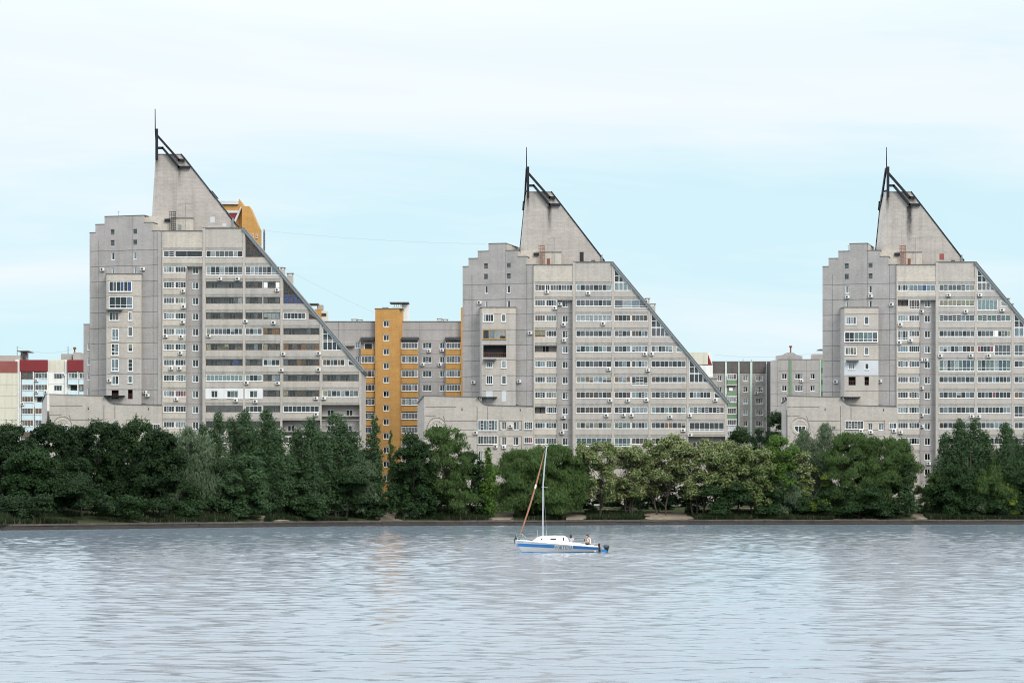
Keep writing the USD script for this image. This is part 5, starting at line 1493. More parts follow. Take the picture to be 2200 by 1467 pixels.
def tree(name, px, top, hw, d, kind, label, mat_, seed, cat='tree', group=None, base=0.0, trunk='bark', dense=1.0, blossom=0.0, lean=0.0, leaf=.21, bright_top=False, clear=None):
    rng = np.random.default_rng(seed)
    s_ = d / FPX
    x0, y0 = (px - CX) * s_, d
    zg = float(ground_z(np.array([x0]), np.array([y0]))[0]) - .05
    H = EYE + (HZ - top) * s_ - zg
    Rr = hw * s_ * (1.28 if kind == 'round' else 1.12)
    t = thing(name, (x0, y0, zg), label, cat, group)
    O = np.array([x0, y0, zg])
    lobes = []
    if kind == 'round':                                   # broad crown down to low skirts
        c0 = .03 if clear is None else clear
        n = 105
        for i in range(n):
            h = c0 + (1 - c0) * rng.uniform(.0, .94)
            e = (h - c0) / (1 - c0)
            w = math.sqrt(max(0.05, 1 - ((e - .36) / .70) ** 2))
            a, rr = rng.uniform(0, 6.28), Rr * w * math.sqrt(rng.uniform(.05, 1)) * .86
            lobes.append((rr * math.cos(a), rr * math.sin(a) * .9, h * H * .95, Rr * rng.uniform(.14, .34) * (1 - .25 * e)))
        lobes.append((rng.uniform(-.2, .2) * Rr, 0, H * .88, H * .11))
    elif kind == 'column':                                # poplar: upright plumes
        n = 30
        for i in range(n):
            e = (i + .5) / n
            h = .04 + .93 * e
            w = (1 - e) ** .62 * .9 + .12
            a = rng.uniform(0, 6.28); rr = Rr * w * rng.uniform(.15, .75)
            lobes.append((rr * math.cos(a), rr * math.sin(a), h * H, Rr * w * rng.uniform(.45, .70)))
    elif kind == 'multi':                                 # several leading plumes side by side
        k = max(2, int(hw / 15))
        for j in range(k):
            ox = Rr * (-.8 + 1.6 * (j + .5) / k) * rng.uniform(.85, 1.1); oy = rng.uniform(-.5, .5) * Rr
            hj = H * (1 - .30 * abs(ox / Rr) ** 1.5) * rng.uniform(.86, 1.0)
            if j == k // 2: hj = H
            for i in range(17):
                e = (i + .5) / 17; h = .03 + .94 * e; w = (1 - e) ** .30 * 1.0 + .20
                a = rng.uniform(0, 6.28); rr = Rr * .36 * w * rng.uniform(.1, 1.0)
                lobes.append((ox + rr * math.cos(a), oy + rr * math.sin(a), h * hj, Rr * .42 * w * rng.uniform(.75, 1.25) + .25))
    elif kind == 'umbel':                                 # robinia: clear stems, clustered clouds of foliage
        c0 = .19 if clear is None else clear
        n = 64
        for i in range(n):
            h = c0 + (1 - c0) * rng.uniform(0, .94) ** .8
            e = (h - c0) / (1 - c0)
            w = math.sqrt(max(0.08, 1 - ((e - .50) / .62) ** 2))
            a, rr = rng.uniform(0, 6.28), Rr * w * math.sqrt(rng.uniform(.1, 1)) * .86
            lobes.append((rr * math.cos(a), rr * math.sin(a) * .8, h * H * .96, Rr * rng.uniform(.15, .30)))
    elif kind == 'bush':
        for i in range(16):
            a, rr = rng.uniform(0, 6.28), Rr * math.sqrt(rng.uniform(0, 1)) * .75
            lobes.append((rr * math.cos(a), rr * math.sin(a), H * rng.uniform(.1, .78), max(Rr, .8) * rng.uniform(.22, .38)))
    lobes = np.array(lobes)
    lobes[:, 0] += lean * lobes[:, 2]
    # keep lobes under the top
    lobes[:, 3] = np.minimum(lobes[:, 3], np.maximum(H * 1.0 - lobes[:, 2], .35))
    Cs, Ns = [], []
    target = dense * 15.5 / (leaf / .26) ** 2
    for (lx, ly, lz, r) in lobes:
        m = int(target * 4 * r * r * 2.2) + 30
        dv = rng.normal(size=(m, 3)); dv /= np.linalg.norm(dv, axis=1, keepdims=True)
        dv[:, 2] = np.where(dv[:, 2] < -.3, -dv[:, 2], dv[:, 2]) if kind != 'bush' else np.abs(dv[:, 2])
        lump = .62 + .72 * meshkit.noise(dv * 2.3 + lx + 7, seed)          # lumpy shells
        rad = r * lump * rng.uniform(.30, 1.0, m) ** .5
        sc = np.array([1.0, 1.0, 1.0 if kind != 'column' and kind != 'multi' else 1.7])
        Cs.append(np.array([lx, ly, lz]) + dv * rad[:, None] * sc); Ns.append(dv + (0, 0, .5))
    # stray twigs beyond the outline
    k = int(sum(len(c) for c in Cs) * .05)
    allC = np.vstack(Cs); allN = np.vstack(Ns)
    pick = rng.integers(0, len(allC), k)
    ctr = lobes[:, :3].mean(0)
    out = allC[pick] + (allN[pick] / np.linalg.norm(allN[pick], axis=1, keepdims=True)) * rng.uniform(.1, .8, (k, 1)) + (0, 0, .15)
    allC = np.vstack([allC, out]); allN = np.vstack([allN, allN[pick]])
    keep = (allC[:, 2] > .15) & (allC[:, 2] < H * 1.03)
    allC, allN = allC[keep], allN[keep]
    P, Fq = leaves(rng, allC + O, allN, leaf, droop=.55 if 'willow' in mat_ or 'silver' in mat_ else 0)
    cr = obj('crown', (P, Fq), mat_, t)
    if blossom:
        up_ = allN[:, 2] > -.1
        cand = np.nonzero(up_)[0]; pick = rng.choice(cand, int(len(cand) * blossom), replace=False)
        Cb = allC[pick] + allN[pick] / np.linalg.norm(allN[pick], axis=1, keepdims=True) * rng.uniform(.05, .3, (len(pick), 1)) + (0, -.05, 0)
        P, Fq = leaves(rng, Cb + O, allN[pick], leaf * .72, droop=.2)
        obj('blossom', (P, Fq), 'blossom', cr)
    # trunk with limbs
    b = MB()
    th = H * (.82 if kind in ('column', 'multi') else .62)
    r0 = .11 + H * .010
    stems = 1 if kind != 'bush' else 0
    if kind == 'umbel': stems = 2 + seed % 2
    for q_ in range(max(stems, 1)):
        sx = rng.uniform(-.10, .10) * Rr * (2 if stems > 1 else .3)
        bx = sx * (3.0 if stems > 1 else 1.5)
        zs = np.linspace(0, th if kind != 'bush' else H * .4, 7)
        pts = [O + np.array([sx + (bx - sx) * (z / th) + .25 * math.sin(z * .5 + q_ + seed) * (z > 0) + lean * z, .12 * math.cos(z * .6 + seed), z]) for z in zs]
        rad = r0 * (1.0 if stems == 1 else .75) * (1 - .82 * zs / zs[-1])
        b.tube(pts, np.maximum(rad, .03), 7)
        sel = rng.choice(len(lobes), min(len(lobes), 9 if kind != 'bush' else 4), replace=False)
        for i in sel:
            L = lobes[i, :3] + O
            k_ = min(5, max(1, int((lobes[i, 2] * .55) / (zs[-1] / 6 + 1e-6))))
            a = pts[k_]; mid = (a + L) / 2 + (0, 0, -.06 * np.linalg.norm(L - a))
            b.tube([a, mid, L], [rad[k_] * .55 + .02, rad[k_] * .35 + .02, .025], 5)
    obj('trunk', b, trunk, t)
    return t

# px, top, half width, distance, kind, material, label
TREES = [
 (18, 905, 62, 398, 'round', 'leaf_oak', 'dark green broad tree cut by the left edge, in front of the white block', {}),
 (118, 902, 58, 402, 'round', 'leaf_oak', 'dark rounded tree under the round window of the left tower podium', {}),
 (75, 960, 55, 392, 'round', 'leaf_maple', 'lower dark tree at the water between the leftmost two tall crowns', {}),
 (208, 900, 56, 410, 'round', 'leaf_oak', 'dark dense tree second right of the left tower round window', {}),
 (288, 897, 50, 415, 'round', 'leaf_maple', 'dark tree below the lean-to roof of the left podium, topped by light wisps', {}),
 (292, 886, 16, 424, 'column', 'leaf_willow', 'thin light wispy treetop rising out of the dark left trees', {'dense': .35}),
 (165, 922, 46, 424, 'round', 'leaf_oak', 'dark tree set back between the second and third crowns at the left', {}),
 (252, 916, 46, 430, 'round', 'leaf_oak', 'dark tree set back below the left podium slot', {}),
 (322, 926, 40, 430, 'round', 'leaf_oak', 'dark tree set back behind the pale trunk', {}),
 (345, 916, 44, 408, 'round', 'leaf_oak', 'dark tree with a visible pale trunk standing at the left quay', {'clear': .30}),
 (402, 920, 45, 425, 'multi', 'leaf_silver', 'slim grey-green tree with pale branches below the left recess windows', {'trunk': 'bark_pale', 'dense': .8}),
 (455, 890, 34, 430, 'multi', 'leaf_poplar', 'poplar left of a twin-topped pair before the left tower boarded loggia', {}),
 (512, 884, 36, 434, 'multi', 'leaf_poplar', 'spiky poplar under the left tower white clad loggias', {'dense': .9}),
 (572, 882, 46, 436, 'multi', 'leaf_poplar', 'tallest bushy poplar before the left tower middle bays', {}),
 (520, 975, 50, 426, 'round', 'leaf_poplar', 'mid-height round grey-green tree below the spiky poplars', {}),
 (652, 900, 36, 441, 'multi', 'leaf_poplar', 'feathery poplar in front of the recessed ground wall of the left tower', {'dense': .85}),
 (625, 975, 45, 436, 'round', 'leaf_poplar', 'lower poplar with hanging boughs at the path, left of the tall birch', {}),
 (722, 893, 50, 440, 'multi', 'leaf_poplar', 'broad tall tree left of the yellow stair shaft with several tips', {}),
 (803, 885, 27, 448, 'column', 'leaf_poplar', 'narrow pointed poplar overlapping the yellow loggias', {}),
 (840, 922, 14, 456, 'column', 'leaf_willow', 'sparse slender sapling right of the narrow poplar before the yellow shaft', {'dense': .5}),
 (770, 985, 40, 442, 'round', 'leaf_silver', 'dull grey-green thin tree under the narrow poplar', {'dense': .7}),
 (745, 1000, 62, 436, 'bush', 'leaf_maple', 'dark round bush-like maple at the quay below the broad tall tree', {'dense': 1.2}),
 (892, 925, 48, 452, 'round', 'leaf_maple', 'dark round tree left of the middle podium half-round window', {}),
 (952, 909, 50, 456, 'round', 'leaf_willow', 'airy light green tree covering the half-round window of the middle podium', {'dense': .75, 'clear': .22}),
 (1010, 965, 36, 452, 'round', 'leaf_maple', 'low dark tree between the airy tree and the bright sapling', {}),
 (1048, 958, 24, 455, 'column', 'leaf_bright', 'bright green young tree below the middle podium windows', {}),
 (1120, 962, 62, 458, 'round', 'leaf_willow', 'left half of the wide round willow behind the sailing boat mast', {'clear': .1}),
 (1195, 952, 62, 459, 'round', 'leaf_willow', 'right half of the wide round willow beside the blossoming trees', {'clear': .1}),
 (1283, 948, 50, 462, 'umbel', 'leaf_robinia', 'leftmost cream blossoming tree of the flowering row', {'blossom': .30}),
 (1352, 955, 48, 465, 'umbel', 'leaf_robinia', 'second cream blossoming tree from the left, with forked dark stems', {'blossom': .30}),
 (1425, 932, 62, 463, 'umbel', 'leaf_robinia', 'tallest cream blossoming tree in the middle of the flowering row', {'blossom': .33}),
 (1500, 943, 55, 466, 'umbel', 'leaf_robinia', 'cream blossoming tree under the bottom right corner of the middle tower', {'blossom': .30}),
 (1572, 946, 52, 464, 'umbel', 'leaf_robinia', 'greener blossoming tree right of the middle tower corner', {'blossom': .22}),
 (1625, 960, 42, 466, 'umbel', 'leaf_robinia', 'rightmost blossoming tree of the flowering row', {'blossom': .16, 'clear': .1}),
 (1560, 1035, 62, 456, 'bush', 'leaf_maple', 'dark shrubby tree at the water below the greener blossoming trees', {}),
 (1592, 915, 40, 510, 'round', 'leaf_maple', 'dark tree far back beside the middle tower right corner', {}),
 (1662, 878, 42, 520, 'round', 'leaf_maple', 'dark green tall tree before the grey panel block, left of the right podium', {}),
 (1675, 930, 44, 480, 'round', 'leaf_bright', 'fresh green tree in front of the right tower podium edge', {'dense': .9}),
 (1692, 1000, 45, 462, 'round', 'leaf_silver', 'grey-green weeping willow at the quay beside the flowering row', {}),
 (1722, 962, 24, 470, 'umbel', 'leaf_robinia', 'small blossoming tree between the weeping willow and the right podium', {'blossom': .28, 'clear': .1}),
 (1748, 912, 44, 482, 'multi', 'leaf_silver', 'grey-leaved slim tree across the right podium round window', {'dense': .8}),
 (1752, 983, 34, 474, 'bush', 'leaf_yellow', 'yellow-green shrub glowing behind the right bank trees', {}),
 (1825, 925, 55, 468, 'round', 'leaf_willow', 'broad leafy tree below the right podium windows', {}),
 (1905, 936, 58, 464, 'round', 'leaf_willow', 'bright broad crown with a leaning pale trunk right of the broad leafy tree', {'clear': .25}),
 (1948, 945, 24, 476, 'column', 'leaf_poplar', 'thin dark poplar left of the right tower stair recess', {'dense': .8}),
 (1845, 1040, 55, 458, 'bush', 'leaf_maple', 'dark low thicket at the quay under the broad leafy tree', {}),
 (2045, 905, 33, 470, 'multi', 'leaf_poplar', 'first spiky poplar right of the right tower stair recess', {}),
 (2082, 903, 32, 474, 'multi', 'leaf_poplar', 'second spiky poplar in front of the right tower loggias', {}),
 (2140, 913, 42, 472, 'multi', 'leaf_poplar', 'wide poplar before the right tower end bays', {}),
 (2195, 912, 30, 470, 'multi', 'leaf_poplar', 'poplar cut off by the right edge', {}),
 (2052, 995, 48, 462, 'round', 'leaf_maple', 'dark green maple at the landing below the spiky poplars', {}),
 (2120, 980, 52, 464, 'round', 'leaf_willow', 'mid green tree in front of the right edge poplars', {}),
 (2095, 1030, 28, 458, 'bush', 'leaf_silver', 'grey willow bush drooping over the right quay', {}),
 (2190, 1005, 45, 460, 'round', 'leaf_maple', 'dark crown at the right edge with yellow-green tips behind', {}),
 (2165, 1035, 34, 455, 'bush', 'leaf_yellow', 'yellow-green bush at the right edge of the bank', {'dense': .7}),
 (818, 1030, 34, 447, 'bush', 'leaf_maple', 'dark bush hiding the foot of the yellow stair shaft', {}),
 (790, 960, 30, 452, 'round', 'leaf_poplar', 'dark rounded tree tucked between narrow poplar and yellow shaft', {'dense': .9}),
 (878, 1068, 26, 450, 'bush', 'leaf_silver', 'small grey-green bush by the dirt path', {}),
 (985, 1040, 40, 452, 'bush', 'leaf_willow', 'loose low bush under the airy light green tree', {'dense': .7}),
 (1755, 1050, 40, 458, 'bush', 'leaf_maple', 'dark undergrowth bush right of the weeping willow', {}),
 (330, 1010, 60, 400, 'bush', 'leaf_oak', 'very dark undergrowth bush by the pale trunk', {'clear': .3}),
 (180, 1010, 75, 394, 'bush', 'leaf_oak', 'very dark undergrowth bush along the left quay', {}),
 (430, 1035, 50, 424, 'bush', 'leaf_maple', 'dark bush under the slim grey-green tree', {}),
 (60, 1062, 60, 380, 'bush', 'leaf_oak', 'dark shrub overhanging the water at the far left quay', {}),
 (250, 1060, 55, 398, 'bush', 'leaf_maple', 'dark shrub at the quay left of the pale trunk', {}),
 (395, 1075, 45, 415, 'bush', 'leaf_maple', 'small dark shrub right of the pale trunk at the quay', {}),
 (490, 1060, 45, 425, 'bush', 'leaf_maple', 'dark shrub at the quay under the spiky poplars', {}),
 (650, 1065, 50, 436, 'bush', 'leaf_maple', 'dark shrub between the first dirt path and the round bush-like maple', {}),
 (930, 1060, 45, 456, 'bush', 'leaf_maple', 'dark shrub left of the dark willow trunk on the middle bank', {}),
 (1160, 1050, 60, 462, 'bush', 'leaf_willow', 'dark skirt shrub under the wide willow behind the boat', {}),
 (1262, 1050, 40, 474, 'bush', 'leaf_maple', 'dark shrub behind the stems of the leftmost blossoming tree', {}),
 (1340, 1045, 48, 480, 'bush', 'leaf_maple', 'dark shrub behind the forked stems of the second blossoming tree', {}),
 (1415, 1040, 48, 482, 'bush', 'leaf_maple', 'dark shrub behind the stems of the tallest blossoming tree', {}),
 (1485, 1040, 45, 480, 'bush', 'leaf_maple', 'dark shrub behind the stems under the middle tower corner', {}),
 (1640, 1050, 45, 462, 'bush', 'leaf_maple', 'dark shrub at the quay right of the flowering row', {}),
 (1915, 1060, 50, 464, 'bush', 'leaf_maple', 'dark shrub around the leaning pale trunk', {}),
 (2010, 1000, 30, 482, 'bush', 'leaf_willow', 'green shrub hiding the foot of the right tower stair recess', {}),
 (2003, 1012, 26, 492, 'bush', 'leaf_bright', 'light green shrub in the gap above the dirt landing', {}),
 (1985, 1030, 22, 488, 'bush', 'leaf_willow', 'mid green shrub left of the light green gap shrub', {}),
 (2150, 1075, 55, 458, 'bush', 'leaf_maple', 'dark shrub overhanging the right end of the quay', {}),
 (870, 1000, 36, 470, 'round', 'leaf_maple', 'dark tree behind the small grey-green bush, before the yellow loggias', {}),
]
for i, (px, top, hw, d, kind, m_, label, kw) in enumerate(TREES):
    if m_ == 'leaf_oak': kw = {'dense': 1.45, **kw}
    d = max(d, float(shore_y((px - CX) * d / FPX)) + (5.5 if kind != 'bush' else 2.6) + (i * 37 % 11) * .3)
    words = label.split()
    nm = 'shrub' if kind == 'bush' else {'leaf_poplar': 'poplar_tree', 'leaf_silver': 'willow_tree', 'leaf_willow': 'willow_tree', 'leaf_robinia': 'blossoming_tree'}.get(m_, 'broadleaf_tree')
    tree(nm, px, top, hw, d, kind, label, m_, 100 + i, cat='shrub' if kind == 'bush' else 'tree', **kw)

# rough grass along the quay, reeds in tufts
def bank_grass():
    rng = np.random.default_rng(9)
    n = 110000
    x = rng.uniform(-95, 105, n); s_ = 1.0 + 13 * rng.uniform(0, 1, n) ** 1.8
    y = shore_y(x) + s_
    den = meshkit.fbm(np.stack([x * .13, s_ * .2, 0 * x], -1), 3, 21)
    for px_, hw_, dp_, _ in PATHS: den = np.where(np.abs(x - (px_ - CX) * 462 / FPX) < hw_ * .075, 0, den)
    k = den > .46 + .02 * (s_ > 6)
    x, y, den = x[k], y[k], den[k]
    z = ground_z(x, y)
    h = rng.uniform(.35, .8, len(x)) * (1 + 2.2 * np.clip(den - .55, 0, 1))
    a = rng.uniform(0, 3.14, len(x)); w = .10
    dx_, dy_ = np.cos(a) * w, np.sin(a) * w
    tip = np.stack([x + rng.normal(0, .15, len(x)), y + rng.normal(0, .15, len(x)), z + h], -1)
    P = np.stack([np.stack([x - dx_, y - dy_, z - .05], -1), np.stack([x + dx_, y + dy_, z - .05], -1), tip], 1).reshape(-1, 3)
    obj('bank_grass', (P, np.arange(len(P)).reshape(-1, 3)), 'grass_blade', label='rough dark green grass and reeds along the top of the quay', cat='grass', kind='stuff')
    k = rng.uniform(0, 1, len(x)) < .05
    P2 = P.reshape(-1, 3, 3)[k].reshape(-1, 3) + (.1, -.1, .1)
    obj('dry_grass', (P2, np.arange(len(P2)).reshape(-1, 3)), 'dry_blade', label='dry straw-coloured grass stalks among the green on the bank', cat='grass', kind='stuff')
bank_grass()
# ------------------------------------------------------------------ the sailing boat
import manifold3d as m3
mat('gelcoat', (0.78, 0.78, 0.77), rough=0.25, var=0.04, scale=2, spec=0.5)
mat('hull_white', (0.62, 0.63, 0.63), rough=0.3, var=0.06, scale=1.5, spec=0.5)
mat('hull_blue', (0.042, 0.205, 0.52), rough=0.3, var=0.06, scale=2, spec=0.5)
mat('boot_blue', (0.05, 0.22, 0.42), rough=0.4, var=0.12, scale=3)
mat('letter_grey', (0.10, 0.16, 0.24), rough=0.5)
mat('mast_alloy', (0.50, 0.52, 0.54), rough=0.4, var=0.06, scale=2, metallic=0.3, spec=0.5)
mat('sail_cloth', (0.38, 0.175, 0.115), rough=0.85, var=0.18, scale=3)
mat('sail_patch', (0.78, 0.76, 0.74), rough=0.8)
mat('tinted_window', (0.03, 0.025, 0.025), rough=0.15, spec=0.6)
mat('stainless', (0.42, 0.43, 0.44), rough=0.35, metallic=0.5)
mat('rudder_brown', (0.040, 0.026, 0.020), rough=0.5, var=0.25, scale=4)
mat('motor_grey', (0.075, 0.090, 0.110), rough=0.35, spec=0.5)
mat('motor_black', (0.018, 0.019, 0.022), rough=0.4)
mat('motor_blue', (0.02, 0.19, 0.48), rough=0.4)
mat('skin', (0.42, 0.225, 0.145), rough=0.55, var=0.06, scale=8)
mat('hair_brown', (0.055, 0.022, 0.014), rough=0.5, var=0.3, scale=30)
mat('hair_black', (0.012, 0.010, 0.010), rough=0.5)
mat('shirt_lilac', (0.42, 0.43, 0.50), rough=0.9, var=0.08, scale=8)
mat('vest_white', (0.76, 0.73, 0.64), rough=0.9, var=0.06, scale=8)
mat('shorts_black', (0.02, 0.02, 0.022), rough=0.9)
mat('jeans', (0.08, 0.10, 0.16), rough=0.9)

BD = 211.0; BS = BD / FPX
def Q(u, v):
    """a point of the boat's profile, metres"""
    return ((1090 + u / 9.167 - CX) * BS, EYE + (HZ - (1120 + v / 9.167)) * BS)
def K(px, py): return ((px - CX) * BS, EYE + (HZ - py) * BS)
bx0, bx1 = Q(150, 0)[0], Q(1785, 0)[0]
_dx = [Q(u, 0)[0] for u in (150, 560, 1180, 1710, 1785)]; _dz = [Q(0, v)[1] for v in (358, 397, 452, 489, 493)]
deck_z = lambda x: np.interp(x, _dx, _dz)
half = lambda x: np.interp((np.asarray(x) - bx0) / (bx1 - bx0), [0, .04, .12, .25, .45, .65, .85, 1], [.02, .20, .50, .83, 1.12, 1.18, 1.05, .86])
keel_z = lambda x: np.interp(x, [Q(150, 0)[0], Q(200, 0)[0], Q(265, 0)[0], Q(330, 0)[0], Q(700, 0)[0], Q(1785, 0)[0]], [Q(0, 358)[1] - .02, Q(0, 480)[1], Q(0, 585)[1], -.22, -.42, -.16])
def side_y(x, z):
    zd, zk = deck_z(x), keel_z(x)
    e = np.clip((z - zk) / np.maximum(zd - zk, 1e-3), 0, 1)
    return half(x) * (e ** .42)
def hull_patch(zlo, zhi, xs, off=0.0, nz=8, sides=(-1, 1)):
    b = MB()
    for s in sides:
        V = []
        for x in xs:
            for q_ in np.linspace(0, 1, nz):
                z = zlo(x) + (zhi(x) - zlo(x)) * q_
                V.append((x, BD + s * (side_y(x, z) + off), z))
        n = len(xs); idx = np.arange(n * nz).reshape(n, nz)
        f = np.stack([idx[:-1, :-1], idx[1:, :-1], idx[1:, 1:], idx[:-1, 1:]], -1).reshape(-1, 4)
        if s > 0: f = f[:, ::-1]
        b.add(V, f)
    return b

def person(name, label, bones, clothes, hair, loc, extra=()):
    t = thing(name, loc, label, 'person')
    def chain(bs, edge=.035):
        M = m3.Manifold()
        for p0, r0, p1, r1 in bs:
            h_ = m3.Manifold.batch_hull([m3.Manifold.sphere(r0, 10).translate(list(map(float, p0))), m3.Manifold.sphere(r1, 10).translate(list(map(float, p1)))])
            M = M + h_
        mm = M.refine_to_length(edge).to_mesh()
        tm = trimesh.Trimesh(mm.vert_properties[:, :3], mm.tri_verts)
        trimesh.smoothing.filter_taubin(tm, iterations=6)
        return tm
    L = np.array(loc)
    def put(nm, bs, m_, edge=.035):
        tm = chain(bs, edge); obj(nm, (np.asarray(tm.vertices) + L, np.asarray(tm.faces)), m_, t, smooth=True)
    put('body', bones, 'skin', .04)
    for nm, bs, m_ in clothes: put(nm, bs, m_)
    put('hair', hair[0], hair[1], .03)
    for nm, b, m_ in extra: obj(nm, b, m_, t)
    return t

def sailboat():
    t = thing('sailing_boat', ((bx0 + bx1) / 2, BD, 0), 'small white sailing boat with a blue stripe, bare mast and furled orange jib', 'sailing boat')
    xs = np.linspace(bx0, bx1, 44)
    obj('hull', hull_patch(lambda x: keel_z(x), lambda x: deck_z(x), xs, nz=14), 'hull_white', t, smooth=40)
    xw = np.linspace(Q(205, 0)[0], bx1, 40)
    obj('boot_stripe', hull_patch(lambda x: max(keel_z(x), -.10), lambda x: max(min(.055, deck_z(x)), keel_z(x) + .01), xw, off=.006, nz=4), 'boot_blue', t, smooth=40)
    su = lambda x: np.interp(x, [Q(160, 0)[0], Q(1785, 0)[0]], [Q(0, 424)[1], Q(0, 492)[1]])
    sl = lambda x: np.interp(x, [Q(190, 0)[0], Q(215, 0)[0], Q(1785, 0)[0]], [Q(0, 484)[1], Q(0, 486)[1], Q(0, 552)[1]])
    su2 = lambda x: min(su(x), deck_z(x) - .02)
    obj('side_stripe', hull_patch(sl, su2, np.linspace(Q(188, 0)[0], Q(926, 0)[0], 24), off=.007, nz=4), 'hull_blue', t, smooth=40)
    obj('side_stripe', hull_patch(sl, su2, np.linspace(Q(1288, 0)[0], Q(1784, 0)[0], 16), off=.007, nz=4), 'hull_blue', t, smooth=40)
    obj('rubbing_strake', hull_patch(lambda x: deck_z(x) - .045, lambda x: deck_z(x) + .0, xs, off=.022, nz=3), 'gelcoat', t, smooth=40)
    obj('name_panel', hull_patch(lambda x: Q(0, 543)[1], lambda x: Q(0, 472)[1], np.linspace(Q(928, 0)[0], Q(1286, 0)[0], 14), off=.005, nz=4, sides=(-1,)), 'gelcoat', t, smooth=40)
    # lettering with serifs
    def ln(*pts, w=.062): return sg.LineString(pts).buffer(w / 2, cap_style='flat', join_style='mitre')
    def se(x, y, w=.11): return sg.box(x - w / 2, y - .012, x + w / 2, y + .012)
    H, th = .262, .052
    arc = lambda cx, cy, rx, ry, a0, a1, w=.05: sg.LineString([(cx + rx * math.cos(a), cy + ry * math.sin(a)) for a in np.linspace(a0, a1, 18)]).buffer(w / 2, cap_style='flat')
    G = {
        'F': (unary_union([ln((.05, 0), (.05, H)), ln((.03, H - .014), (.16, H - .014), w=.028), ln((.05, H * .53), (.13, H * .53), w=.026), se(.05, .012), se(.05, H - .012, .09), sg.box(.145, H - .075, .162, H), sg.box(.122, H * .53 - .035, .136, H * .53 + .035)]), .18),
        'O': (unary_union([arc(.105, H / 2, .078, H / 2 - .022, 0, 6.30)]), .21),
        'R': (unary_union([ln((.05, 0), (.05, H)), arc(.075, H * .735, .068, H * .235, -1.57, 1.57, .042), ln((.05, H - .013), (.09, H - .013), w=.026), ln((.05, H * .5), (.09, H * .5), w=.026), ln((.085, H * .5), (.165, .01), w=.046), se(.05, .012), se(.165, .012, .07), se(.045, H - .012, .08)]), .20),
        'T': (unary_union([ln((.09, 0), (.09, H)), ln((.0, H - .014), (.18, H - .014), w=.028), se(.09, .012), sg.box(.0, H - .08, .016, H), sg.box(.164, H - .08, .18, H)]), .195),
        'U': (unary_union([ln((.045, H), (.045, .085)), ln((.165, H), (.165, .085), w=.034), arc(.105, .085, .060, .066, 3.14, 6.283, .042), se(.045, H - .012, .09), se(.165, H - .012, .08)]), .215),
        'N': (unary_union([ln((.035, 0), (.035, H), w=.030), ln((.175, 0), (.175, H), w=.030), ln((.035, H - .01), (.175, .01), w=.046), se(.035, .012, .085), se(.03, H - .012, .09), se(.175, H - .012, .085)]), .215),
        'A': (unary_union([ln((.02, 0), (.10, H), w=.030), ln((.10, H), (.185, 0), w=.05), ln((.055, H * .33), (.15, H * .33), w=.024), se(.025, .012, .075), se(.18, .012, .085)]), .21)}
    x = Q(940, 0)[0]; zt = Q(0, 539)[1]
    k_ = (Q(1278, 0)[0] - x) / sum(G[c][1] for c in 'FORTUNA')
    lt = None
    for c in 'FORTUNA':
        g, adv = G[c]
        m = [trimesh.creation.extrude_polygon(p, .006, engine='earcut') for p in getattr(g, 'geoms', [g])]
        m = trimesh.util.concatenate(m)
        m = m.subdivide_to_size(.08) if False else m
        v = np.asarray(m.vertices); X_ = x + v[:, 0] * k_; Z_ = zt + v[:, 1] * 1.02
        Y_ = BD - (np.array([side_y(a, b) for a, b in zip(X_, Z_)]) + .009 + v[:, 2])
        obj('letter', (np.column_stack([X_, Y_, Z_]), np.asarray(m.faces)[:, ::-1]), 'letter_grey', t, label=f'letter {c} of the boat name')
        x += adv * k_
    obj('number_plate', hull_patch(lambda x: deck_z(x) - .20, lambda x: deck_z(x) - .05, np.linspace(Q(205, 0)[0], Q(305, 0)[0], 4), off=.005, nz=3, sides=(-1,)), 'curtain_a', t)
    # deck, transom
    V, F_ = [], []
    for x_ in xs:
        b_ = float(half(x_)); z_ = float(deck_z(x_))
        for q_ in np.linspace(-1, 1, 5): V.append((x_, BD + b_ * q_, z_ + .05 * (1 - q_ * q_)))
    idx = np.arange(len(V)).reshape(-1, 5)
    F_ = np.stack([idx[:-1, :-1], idx[1:, :-1], idx[1:, 1:], idx[:-1, 1:]], -1).reshape(-1, 4)
    obj('deck', MB().add(V, F_), 'gelcoat', t, smooth=40)
    zz_ = np.linspace(float(keel_z(bx1)), float(deck_z(bx1)), 8)
    P = [(bx1 - .002, BD - float(side_y(bx1, z)), z) for z in zz_] + [(bx1 - .002, BD + float(side_y(bx1, z)), z) for z in zz_[::-1]]
    obj('transom', MB().add(P + [(bx1, BD, .2)], [(i, (i + 1) % len(P), len(P)) for i in range(len(P))]), 'hull_white', t)
    # cabin
    def hullpts(prof): return trimesh.convex.convex_hull(np.array([(x_, BD + s * w, z_) for (x_, z_), w in prof for s in (-1, 1)]))
    cab = hullpts([(Q(490, 385), .52), (Q(600, 303), .50), (Q(655, 290), .46), (Q(900, 282), .50), (Q(1140, 288), .50), (Q(1185, 320), .62), (Q(1206, 400), .80), (Q(1206, 462), .84), (Q(560, 412), .70), (Q(900, 335), .74)])
    cb = obj('cabin', cab, 'gelcoat', t, smooth=28)
    def on_cabin(prof, nm, m_, w=.012, lab=None):
        """flat piece let into the near cabin side"""
        pts = np.array([Q(*p) for p in prof]); c = pts.mean(0)
        org = np.array([(c[0], BD - 3, c[1])]); hit = cab.ray.intersects_location(org, np.array([[0, 1.0, 0]]))[0]
        fid = cab.ray.intersects_first(org, np.array([[0, 1.0, 0]]))[0]
        n = cab.face_normals[fid]; p0 = hit[np.argmin(hit[:, 1])]
        V = []
        for o in (.002, -w):
            for (a, z_) in pts:
                y_ = p0[1] - (n[0] * (a - p0[0]) + n[2] * (z_ - p0[2])) / n[1]
                V.append((a, y_ + o, z_))
        k = len(pts)
